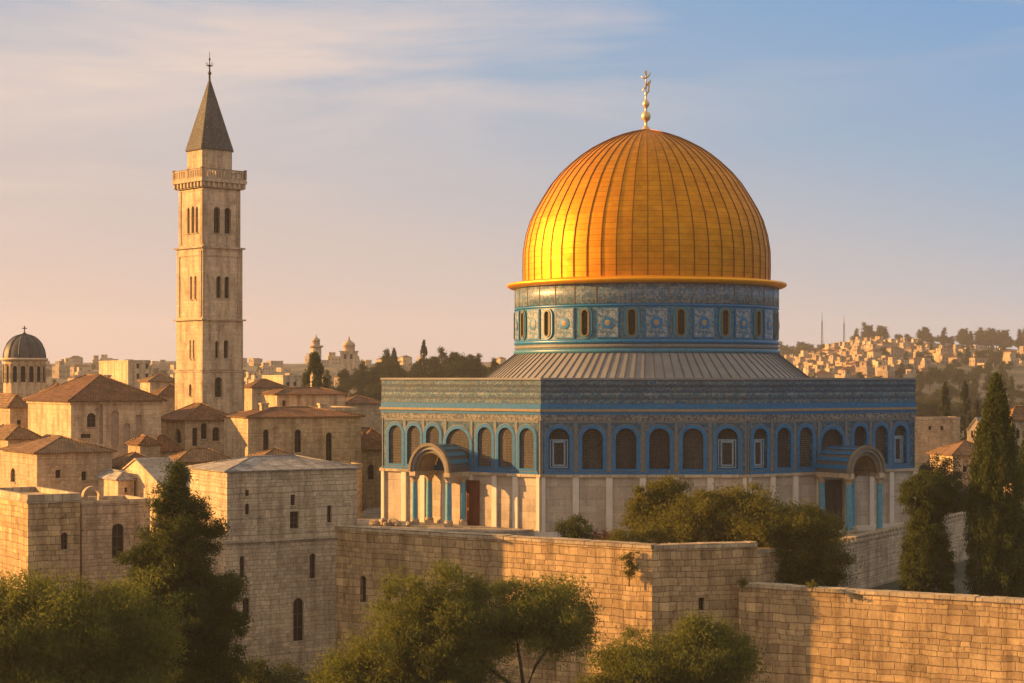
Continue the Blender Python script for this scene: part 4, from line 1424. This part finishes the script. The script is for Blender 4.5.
def place_far(px, D, labels, group, dmin=0.8, name='hillside_house', sc=1.0):
    x, y = PT(px, D)
    for (a, b) in placed:
        if (a - x) ** 2 + (b - y) ** 2 < (12 * dmin) ** 2:
            return False
    placed.append((x, y))
    i = random.randrange(FHN)
    me, kind = far_meshes[i]
    o = bpy.data.objects.new(name, me)
    o.location = (x, y, float(hgt(x, y)))
    o.rotation_euler = (0, 0, R(random.uniform(8, 48)))
    s = sc * random.uniform(0.85, 1.15)
    o.scale = (s, s, s * random.uniform(0.9, 1.15))
    COL.objects.link(o)
    tag(o, labels[kind], 'house', group)
    return True


LR = ['flat roofed pale house among the houses crowding the right hillside', 'stepped flat roofed house with roof room on the right hillside', 'pale house with small red hipped roof on the right hillside']
LL = ['flat roofed pale house in the distant town left of the shrine', 'stepped flat roofed house with roof room in the distant town left of the shrine', 'red hip roofed pale house in the distant town left of the shrine']
n_r = 0
tries = 0
while n_r < 250 and tries < 4000:
    tries += 1
    D = random.uniform(820, 1430)
    c = random.random()
    px = random.gauss(850, 32) if c < 0.62 else random.uniform(785, 1030)
    if px > 930 and not (0.35 < (D - 820) / 610 < 0.8): continue
    if px < 783: continue
    if place_far(px, D, LR, 'houses crowding the far right hillside', 0.66, sc=0.74): n_r += 1
n_m = 0
tries = 0
LM = ['flat roofed small house squeezed between the roofs of the old town', 'small house with a roof room squeezed between the roofs of the old town', 'small red roofed house squeezed between the roofs of the old town']
while n_m < 34 and tries < 3000:
    tries += 1
    D = random.uniform(238, 400)
    px = random.uniform(-8, 372)
    if D < 262 and (px < 62 or 160 < px < 255): continue
    if place_far(px, D, LM, 'small houses among the old town roofs', 0.82, 'small_house', 1.0): n_m += 1
n_l = 0
tries = 0
while n_l < 200 and tries < 4000:
    tries += 1
    D = random.uniform(640, 1480) if random.random() < 0.75 else random.uniform(330, 640)
    px = random.uniform(-10, 520)
    if D < 640 and (px > 330 or 165 < px < 240): continue
    if place_far(px, D, LL, 'houses of the distant town left of the shrine', 0.8, 'town_house', 0.8): n_l += 1


# ------------------------------------------------------------------ trees
def leaf_object(name, C, size, mat, parent, rng, up=0.0, aspect=0.45):
    N = len(C)
    a = rng.normal(size=(N, 3)); a[:, 2] += up
    a /= np.linalg.norm(a, axis=1, keepdims=True)
    b = rng.normal(size=(N, 3))
    b -= a * (a * b).sum(1, keepdims=True)
    b /= np.linalg.norm(b, axis=1, keepdims=True)
    s = size * rng.uniform(0.6, 1.4, (N, 1))
    a = a * s
    b = b * s * aspect
    V = np.stack([C - a, C + b * 0.9, C + a, C - b * 0.9], 1).reshape(-1, 3)
    me = bpy.data.meshes.new(name)
    me.vertices.add(N * 4); me.vertices.foreach_set('co', V.astype(np.float32).ravel())
    me.loops.add(N * 4); me.loops.foreach_set('vertex_index', np.arange(N * 4, dtype=np.int32))
    me.polygons.add(N); me.polygons.foreach_set('loop_start', np.arange(0, N * 4, 4, dtype=np.int32))
    me.update(calc_edges=True)
    me.materials.append(MT[mat])
    o = bpy.data.objects.new(name, me)
    COL.objects.link(o)
    o.parent = parent
    return o


def tree(name, label, base, blobs, clumps, per, clump_r, leaf, mat, trunk_r=0.25, trunk_h=None, seed=0, group=None, cat='tree', up=0.0, limbs=14, lean=(0, 0), aspect=0.3, shell=0.55, ragged=0.16):
    """blobs = ellipsoids (x,y,z,rx,ry,rz) measured from the base; leaf clumps fill them unevenly"""
    rng = np.random.default_rng(seed)
    t = thing(name, label, cat, base, 0, group)
    vol = np.array([b[3] * b[4] * b[5] for b in blobs]) ** 0.75
    vol = vol / vol.sum()
    idx = rng.choice(len(blobs), clumps, p=vol)
    d = rng.normal(size=(clumps, 3)); d /= np.linalg.norm(d, axis=1, keepdims=True)
    r = (shell + (1 - shell) * rng.random(clumps) ** 0.6) * np.where(rng.random(clumps) < 0.25, rng.random(clumps), 1.0)
    B_ = np.array(blobs)[idx]
    r = r * (1 + ragged * rng.normal(size=clumps))
    cc = B_[:, :3] + d * r[:, None] * B_[:, 3:]
    pts = []
    for c in cc:
        k = int(per * rng.uniform(0.5, 1.5))
        rr = clump_r * rng.uniform(0.6, 1.4)
        pts.append(c + rng.normal(size=(k, 3)) * rr * np.array([0.5, 0.5, 0.36 if up < 1 else 0.6]))
    C = np.concatenate(pts)
    C = C[C[:, 2] > 0.05]
    leaf_object('crown', C, leaf, mat, t, rng, up, aspect)
    mb = MB()
    zt = trunk_h if trunk_h else min(b[2] for b in blobs)
    tip = (lean[0], lean[1], zt)
    mb.tube([(0, 0, -0.3), (lean[0] * 0.3 + 0.05, lean[1] * 0.3, zt * 0.5), tip], [trunk_r * 1.25, trunk_r, trunk_r * 0.75], 8)
    sel = rng.choice(clumps, min(limbs, clumps), replace=False)
    forks = []
    for b in blobs:                  # main limbs, one or two to each mass of the crown
        f = np.array(b[:3]) + np.array([0, 0, -0.45 * b[5]]) + rng.normal(size=3) * 0.3
        m_ = np.array(tip) * 0.55 + f * 0.45 + rng.normal(size=3) * 0.3
        mb.tube([tip, tuple(m_), tuple(f)], [trunk_r * 0.7, trunk_r * 0.5, trunk_r * 0.32], 6)
        forks.append(f)
    for q in sel:
        c = cc[q]
        f = forks[idx[q]]
        mid = f * 0.5 + c * 0.5 + rng.normal(size=3) * 0.22
        mb.tube([tuple(f), tuple(mid), tuple(c)], [trunk_r * 0.26, trunk_r * 0.15, 0.02], 5)
    mb.build('trunk', 'bark', t)
    return t


def cypress(name, label, base, H, rad, n, leaf, mat, seed=0, group=None, shape=None, wob=0.14, up=1.6, bot=0.6):
    """columnar tree: upright sprays round a spindle"""
    rng = np.random.default_rng(seed)
    t = thing(name, label, 'tree', base, 0, group)
    prof = shape or [(0.0, 0.72), (0.12, 0.92), (0.32, 1.0), (0.55, 0.86), (0.75, 0.6), (0.9, 0.3), (1.0, 0.03)]
    nb = max(60, n // 110)
    zc = rng.random(nb) ** 0.9
    a = rng.random(nb) * 2 * math.pi
    R_ = np.interp(zc, [p[0] for p in prof], [p[1] for p in prof]) * rad
    q = np.where(rng.random(nb) < 0.8, rng.uniform(0.62, 1.0 + wob, nb), rng.random(nb) * 0.6)
    cc = np.stack([np.cos(a) * R_ * q, np.sin(a) * R_ * q, bot + zc * (H - bot - 0.3)], 1)
    k = n // nb
    pts = [c + rng.normal(size=(k, 3)) * np.array([0.20, 0.20, 0.48]) * (0.35 + rad * 0.24) for c in cc]
    C = np.concatenate(pts)
    C = C[(C[:, 2] > 0.1) & (C[:, 2] < H + 0.4)]
    leaf_object('crown', C, leaf, mat, t, rng, up, 0.35)
    mb = MB()
    mb.tube([(0, 0, -0.3), (0, 0, H * 0.5), (0, 0, H * 0.9)], [rad * 0.16 + 0.05, rad * 0.1, 0.03], 7)
    mb.build('trunk', 'bark', t)
    return t


def base_at(px, D, z):
    x, y = PT(px, D)
    return (x, y, z)


GZ = -11.8
# foreground
tree('olive_tree', 'broad olive tree with open forked trunk in front of the long wall', base_at(520, 124, GZ),
     [(-0.2, 0, 10.6, 4.6, 3.6, 2.6), (-5.2, 0.4, 10.9, 3.8, 3.0, 2.6), (-8.5, 0, 8.2, 3.2, 3.0, 2.6), (-5.0, -0.5, 7.2, 3.8, 3.0, 2.6), (2.4, 0, 9.9, 2.4, 2.2, 1.8), (-11.2, 0.4, 6.0, 2.4, 2.4, 2.2)],
     420, 330, 1.0, 0.155, 'olive_leaf', 0.24, 5.2, 3, limbs=130, up=0.7, aspect=0.24, ragged=0.26, lean=(0.3, 0))
tree('olive_tree', 'low rounded olive tree against the shaded corner of the wall', base_at(683, 131, GZ),
     [(0, 0, 6.6, 4.6, 3.2, 2.1), (-3.4, 0, 5.4, 3.2, 2.6, 2.0), (2.4, 0, 6.4, 2.8, 2.4, 2.3), (0.9, 0.5, 8.4, 1.1, 1.1, 1.3)], 250, 290, 1.05, 0.15, 'olive_leaf', 0.22, 4.5, 4, ragged=0.26, up=0.7, aspect=0.24, limbs=30)
tree('olive_tree', 'wide olive tree filling the bottom left corner', base_at(60, 108, GZ),
     [(-0.5, 0, 11.6, 4.2, 3.6, 3.2), (-4.5, 0, 11.4, 3.4, 3.0, 3.2), (3.4, 0.4, 11.2, 2.7, 2.8, 3.5), (0, 0, 7.4, 5.6, 3.6, 3.4), (-5.4, 0, 7.0, 3.0, 3.0, 3.0)],
     560, 340, 1.0, 0.145, 'olive_leaf', 0.3, 6.0, 5, ragged=0.24, up=0.7, aspect=0.24, limbs=40)
rt = random.Random(5)
tiers = []
for k in range(26):
    zc = 2.5 + 18.2 * k / 25
    rr_ = float(np.interp(zc, [2, 5, 12, 15, 17.5, 20, 22.3], [3.6, 3.9, 3.9, 3.5, 2.35, 0.95, 0.15]))
    for q in range(3 if zc < 15 else 2):
        an = rt.uniform(0, 6.28)
        f = rt.uniform(0.35, 0.62)
        tiers.append((rr_ * f * math.cos(an), rr_ * f * math.sin(an) * 0.8, zc + rt.uniform(-0.4, 0.4), rr_ * 0.62, rr_ * 0.55, 0.75))
tiers += [(0, 0, 20.9, 0.35, 0.35, 1.2), (0, 0, 19.4, 0.6, 0.6, 1.3)]
tree('conifer', 'tall ragged dark conifer in front of the gate block', base_at(178, 119, GZ), tiers,
     1250, 250, 0.62, 0.15, 'pine_leaf', 0.28, 17.0, 6, limbs=30, up=0.35, shell=0.5, aspect=0.22, ragged=0.2)
tree('dark_shrub', 'dark spreading shrub at the foot of the tall stone block', base_at(268, 150, GZ), [(0, 0, 1.8, 3.0, 2.2, 1.9), (-1.8, 0, 1.3, 1.6, 1.6, 1.3)], 70, 150, 0.8, 0.15, 'pine_leaf', 0.15, 1.0, 7, cat='shrub', up=0.4)
tree('dark_shrub', 'small dark bush between the stone block and the broad olive tree', base_at(336, 146, GZ), [(0, 0, 2.6, 1.6, 1.5, 1.9), (-1.2, 0, 1.2, 1.4, 1.4, 1.2)], 55, 150, 0.7, 0.13, 'pine_leaf', 0.12, 1.2, 8, cat='shrub')
tree('dark_shrub', 'low shrub below the right end of the stone block', base_at(306, 138, GZ), [(0, 0, 1.3, 2.2, 1.5, 1.3)], 45, 140, 0.7, 0.13, 'olive_leaf', 0.12, 0.8, 9, cat='shrub')
tree('wall_vine', 'green vine hanging from the coping near the shaded wall corner', base_at(629, 147.6, -1.6), [(0, 0, 2.2, 0.75, 0.35, 0.45), (0.1, -0.1, 1.2, 0.45, 0.3, 0.9)], 26, 90, 0.3, 0.09, 'shrub_leaf', 0.04, 1.8, 61, cat='vine', limbs=6)
tree('wall_weed', 'small weed tuft growing from the top of the boundary wall', base_at(812, 143.5, -1.6), [(0, 0, 0.35, 0.4, 0.3, 0.3)], 8, 70, 0.22, 0.08, 'shrub_leaf', 0.03, 0.2, 62, cat='weed', limbs=4, up=0.6)
tree('wall_weed', 'weed tuft in the joint where the boundary wall meets the shaded corner', base_at(742, 146.6, -1.9), [(0, 0, 0.4, 0.45, 0.3, 0.45)], 10, 70, 0.22, 0.08, 'shrub_leaf', 0.03, 0.2, 63, cat='weed', limbs=4, up=0.6)
tree('dark_shrub', 'low shrub growing against the foot of the gate block', base_at(238, 143, GZ), [(0, 0, 1.2, 1.7, 1.4, 1.2)], 40, 140, 0.7, 0.13, 'olive_leaf', 0.1, 0.8, 64, cat='shrub')
tree('dark_shrub', 'low shrub between the two olive trees under the long wall', base_at(610, 138, GZ), [(0, 0, 1.9, 1.8, 1.4, 1.8)], 50, 150, 0.7, 0.13, 'olive_leaf', 0.1, 1.0, 65, cat='shrub')
# on the terrace
tree('round_bush', 'small round dark bush on the terrace near the sunlit corner of the shrine', base_at(577, 160, 0), [(0, 0, 1.5, 1.9, 1.6, 1.15)], 60, 160, 0.5, 0.10, 'cypress_leaf', 0.1, 0.8, 10, cat='bush', shell=0.7)
tree('flowering_bush', 'low bush with reddish flowers beside the round dark bush', base_at(607, 159, 0), [(0, 0, 0.9, 1.3, 1.0, 0.75)], 30, 120, 0.4, 0.09, 'flower', 0.06, 0.5, 11, cat='bush')
tree('leafy_shrub', 'upright leafy shrub in front of the middle of the tiled facade', base_at(657, 160, 0), [(0, 0, 4.0, 2.2, 1.9, 1.9), (-0.8, 0, 2.4, 2.0, 1.8, 1.8), (0.7, 0, 5.2, 1.3, 1.2, 0.9)], 130, 290, 0.75, 0.15, 'shrub_leaf', 0.15, 1.8, 12, cat='shrub')
tree('leafy_shrub', 'low spreading shrub hugging the top of the long wall', base_at(640, 156, 0), [(0, 0, 1.4, 2.6, 1.8, 1.4), (-1.6, 0, 0.9, 1.6, 1.4, 0.9)], 80, 160, 0.6, 0.11, 'shrub_leaf', 0.12, 0.7, 13, cat='shrub')
tree('leafy_tree', 'wide bushy tree on the terrace behind the shaded corner', base_at(716, 156, 0), [(0, 0, 3.0, 3.6, 2.6, 2.2), (-2.6, 0, 2.2, 2.4, 2.2, 1.8), (2.6, 0, 3.4, 2.6, 2.2, 2.1)], 230, 300, 0.9, 0.15, 'shrub_leaf', 0.2, 1.6, 14)
tree('leafy_tree', 'large bushy tree standing left of the blue porch columns', base_at(778, 153.5, -4.4), [(0, 0, 6.9, 3.4, 2.8, 2.4), (2.6, 0, 6.0, 2.8, 2.4, 2.4), (4.0, 0, 3.8, 2.0, 2.0, 2.0), (-0.6, 0, 4.2, 2.6, 2.4, 2.2), (2.0, 0, 2.6, 2.4, 2.0, 1.8), (-2.0, 0.3, 7.2, 2.0, 2.0, 1.8)],
     320, 300, 0.9, 0.15, 'shrub_leaf', 0.22, 3.0, 15, limbs=24)
tree('clipped_cypress', 'clipped cypress with a rounded top before the terrace wall', base_at(927, 146, -4.4),
     [(-0.05, 0, 10.1, 2.05, 1.95, 1.8), (-0.1, 0, 6.6, 1.6, 1.6, 2.2), (0.0, 0, 3.6, 2.0, 1.9, 3.6)], 620, 150, 0.42, 0.115, 'cypress_leaf', 0.2, 2.0, 21, up=0.8, shell=0.85, limbs=30, ragged=0.04)
cypress('tall_cypress', 'tallest dark cypress rising at the right edge behind the boundary wall', base_at(996, 145, -4.4), 19.6, 2.3, 64000, 0.14, 'cypress_leaf', 22, wob=0.1)
cypress('tall_cypress', 'dark cypress cut off by the right picture edge', base_at(1027, 160, -4.4), 14.5, 1.9, 20000, 0.14, 'pine_leaf', 23)
tree('leafy_tree', 'dark green tree behind the right corner of the shrine', base_at(938, 216, -4.4), [(0, 0, 7.0, 3.2, 2.6, 2.8), (-1.2, 0, 4.2, 2.8, 2.4, 2.4), (2.4, 0, 4.4, 2.4, 2.2, 2.4)], 130, 150, 0.9, 0.17, 'wood_leaf', 0.22, 3.0, 24)
tree('leafy_tree', 'dark green tree between the clipped and the tall cypress', base_at(965, 205, -4.4), [(0, 0, 5.0, 3.0, 2.6, 2.6), (1.6, 0, 3.2, 2.6, 2.4, 2.2)], 110, 150, 0.9, 0.17, 'wood_leaf', 0.2, 2.4, 25)
cypress('slim_cypress', 'slim far cypress just right of the shrine roof', base_at(945, 330, 0.6), 13.6, 1.25, 6000, 0.22, 'wood_leaf', 26)
cypress('slim_cypress', 'slim far cypress halfway between the shrine and the tall cypress', base_at(965, 345, 0.6), 14.0, 1.15, 6000, 0.22, 'wood_leaf', 27)
cypress('slim_cypress', 'short far cypress beside the white chapel', base_at(977, 360, 0.6), 10.0, 1.2, 5000, 0.22, 'wood_leaf', 28)
cypress('slim_cypress', 'left one of two far cypresses above the wooded rise', base_at(394, 585, float(hgt(*PT(394, 585)))), 12.5, 1.5, 6000, 0.3, 'wood_leaf', 41, wob=0.06)
cypress('slim_cypress', 'right and taller one of two far cypresses above the wooded rise', base_at(424, 580, float(hgt(*PT(424, 580)))), 13.6, 1.6, 6000, 0.3, 'wood_leaf', 42, wob=0.06)
cypress('dark_cypress', 'broad dark cypress standing above the roofs in front of the far minaret', base_at(315, 330, 0.3), 19.3, 2.5, 16000, 0.26, 'pine_leaf', 29, wob=0.06, up=0.9, shape=[(0, 0.6), (0.2, 0.85), (0.45, 1.0), (0.7, 0.9), (0.88, 0.6), (1.0, 0.12)])

# woods and far trees: one of each kind, then copies
g1 = tree('woodland_tree', 'rounded tree of the dark wood left of the shrine', (0, 0, -200), [(0, 0, 7.0, 4.2, 4.0, 3.6), (1.6, 0, 9.8, 2.6, 2.6, 2.4), (-2.0, 0.5, 5.0, 3.0, 3.0, 2.4)], 90, 60, 1.3, 0.42, 'wood_leaf', 0.35, 4.0, 31, 'trees of the dark wood')
g2 = tree('woodland_tree', 'tall pointed tree of the dark wood left of the shrine', (0, 0, -200), [(0, 0, 5.0, 3.0, 3.0, 3.6), (0, 0, 9.5, 2.0, 2.0, 3.4), (0.2, 0, 13.0, 0.9, 0.9, 2.4)], 80, 60, 1.1, 0.40, 'wood_leaf', 0.3, 7.0, 32, 'trees of the dark wood', up=0.5)
g3 = tree('woodland_tree', 'broad low tree of the dark wood left of the shrine', (0, 0, -200), [(0, 0, 4.6, 5.2, 4.6, 2.8), (-2.6, 0, 5.8, 2.6, 2.6, 2.2)], 90, 60, 1.3, 0.42, 'wood_leaf', 0.35, 2.6, 33, 'trees of the dark wood')
SRC = [g1, g2, g3]
used = [False] * 3


def put(i, x, y, s, rz, name=None, labels=None, group=None, z=None):
    o = copy_tree(SRC[i])
    o.location = (x, y, (float(hgt(x, y)) if z is None else z) - 0.2)
    o.scale = (s, s, s * random.uniform(0.9, 1.15))
    o.rotation_euler = (0, 0, rz)
    if name: o.name = name
    if labels: o['label'] = labels[i]
    if group: o['group'] = group
    return o


for k in range(70):
    D = random.uniform(430, 610)
    px = random.uniform(326, 520)
    x, y = PT(px, D)
    put(random.choice([0, 0, 2, 1]), x, y, random.uniform(0.48, 0.74), random.uniform(0, 6.28))
RL = ['rounded dark tree of the line along the right ridge', 'pointed dark tree of the line along the right ridge', 'broad low dark tree of the line along the right ridge']
for k in range(64):
    D = random.uniform(1420, 1540)
    px = random.uniform(850, 1035) if k < 52 else random.uniform(776, 830)
    x, y = PT(px, D)
    put(random.choice([0, 0, 2, 1]), x, y, random.uniform(0.65, 1.2), random.uniform(0, 6.28), 'ridge_tree', RL, 'trees along the far right ridge')
for k in range(36):                # the same hillside carries on behind the shrine and past the frame
    D = random.uniform(820, 1450)
    px = random.uniform(540, 785) if k < 22 else random.uniform(1040, 1120)
    x, y = PT(px, D)
    put(random.choice([0, 2, 1]), x, y, random.uniform(0.6, 1.0), random.uniform(0, 6.28), 'ridge_tree', ['rounded dark tree on the far slope beyond the shrine', 'pointed dark tree on the far slope beyond the shrine', 'broad low dark tree on the far slope beyond the shrine'], 'trees on the far slope beyond the shrine')
HL = ['rounded tree scattered over the right hillside', 'pointed tree scattered over the right hillside', 'broad low tree scattered over the right hillside']
for k in range(230):
    D = random.uniform(480, 1400)
    px = random.uniform(905, 1040) if k < 110 else random.uniform(790, 1030)
    x, y = PT(px, D)
    if any((a - x) ** 2 + (b - y) ** 2 < 30 for a, b in placed): continue
    put(random.choice([0, 0, 2, 1]), x, y, random.uniform(0.3, 0.75), random.uniform(0, 6.28), 'hillside_tree', HL, 'trees scattered over the far right hillside')
TL = ['rounded tree among the houses of the distant left town', 'pointed tree among the houses of the distant left town', 'broad low tree among the houses of the distant left town']
for k in range(110):
    D = random.uniform(420, 1250)
    px = random.uniform(-15, 500)
    x, y = PT(px, D)
    if any((a - x) ** 2 + (b - y) ** 2 < 64 for a, b in placed): continue
    put(random.choice([0, 0, 2, 1]), x, y, random.uniform(0.32, 0.62), random.uniform(0, 6.28), 'town_tree', TL, 'trees among the distant left town')
for g in SRC:                      # the three patterns themselves
    for c in list(g.children):
        bpy.data.objects.remove(c)
    bpy.data.objects.remove(g)


# pale blocks lying on the podium by the porch
def block_stone(s, d, sc, seed, label):
    rr = random.Random(seed)
    mb = MB()
    pts = []
    for k in range(6):
        z = -0.4 + 0.8 * k / 5
        r = math.sqrt(max(0.02, 1 - (z / 0.42) ** 2)) if k in (0, 5) else 1.0
        pts.append([(r * 0.6 * math.cos(t) * rr.uniform(0.85, 1.15), r * 0.45 * math.sin(t) * rr.uniform(0.85, 1.15), 0.4 + z) for t in [2 * math.pi * q / 9 for q in range(9)]])
    mb.loft(pts, 0, False, True, True)
    o = mb.build('boulder', 'coping')
    p = Gp(s, d)
    o.location = (p[0], p[1], 0.8)
    o.scale = (sc * 0.8, sc * 0.62, sc * 0.6)
    o.rotation_euler = (0, 0, rr.uniform(0, 3))
    tag(o, label, 'stone', 'pale stones on the podium')


for q, (s, d, sc) in enumerate([(4.6, 6.2, 1.1), (5.2, 5.6, 1.5), (5.9, 6.0, 0.9), (6.5, 5.3, 1.2), (7.2, 5.6, 0.8), (5.4, 4.4, 1.3), (8.0, 5.0, 1.0)]):
    block_stone(s, d, sc, 40 + q, 'pale weathered stone lying on the podium left of the porch')

# ------------------------------------------------------------------ air
mb = MB()
mb.box(-1320, 1320, -70, 1950, -26.0, 76.0)
hz = mb.build('haze', 'glass')
hz.data.materials.clear()
hm = bpy.data.materials.new('haze_air')
hm.use_nodes = True
ht = NT(hm.node_tree)
pv = ht.n('ShaderNodeVolumePrincipled', {'Color': (1.0, 0.94, 0.88, 1), 'Density': 0.00013, 'Anisotropy': 0.2})
ht.n('ShaderNodeOutputMaterial', {1: pv.outputs[0]})
hz.data.materials.append(hm)
tag(hz, kind='stuff')
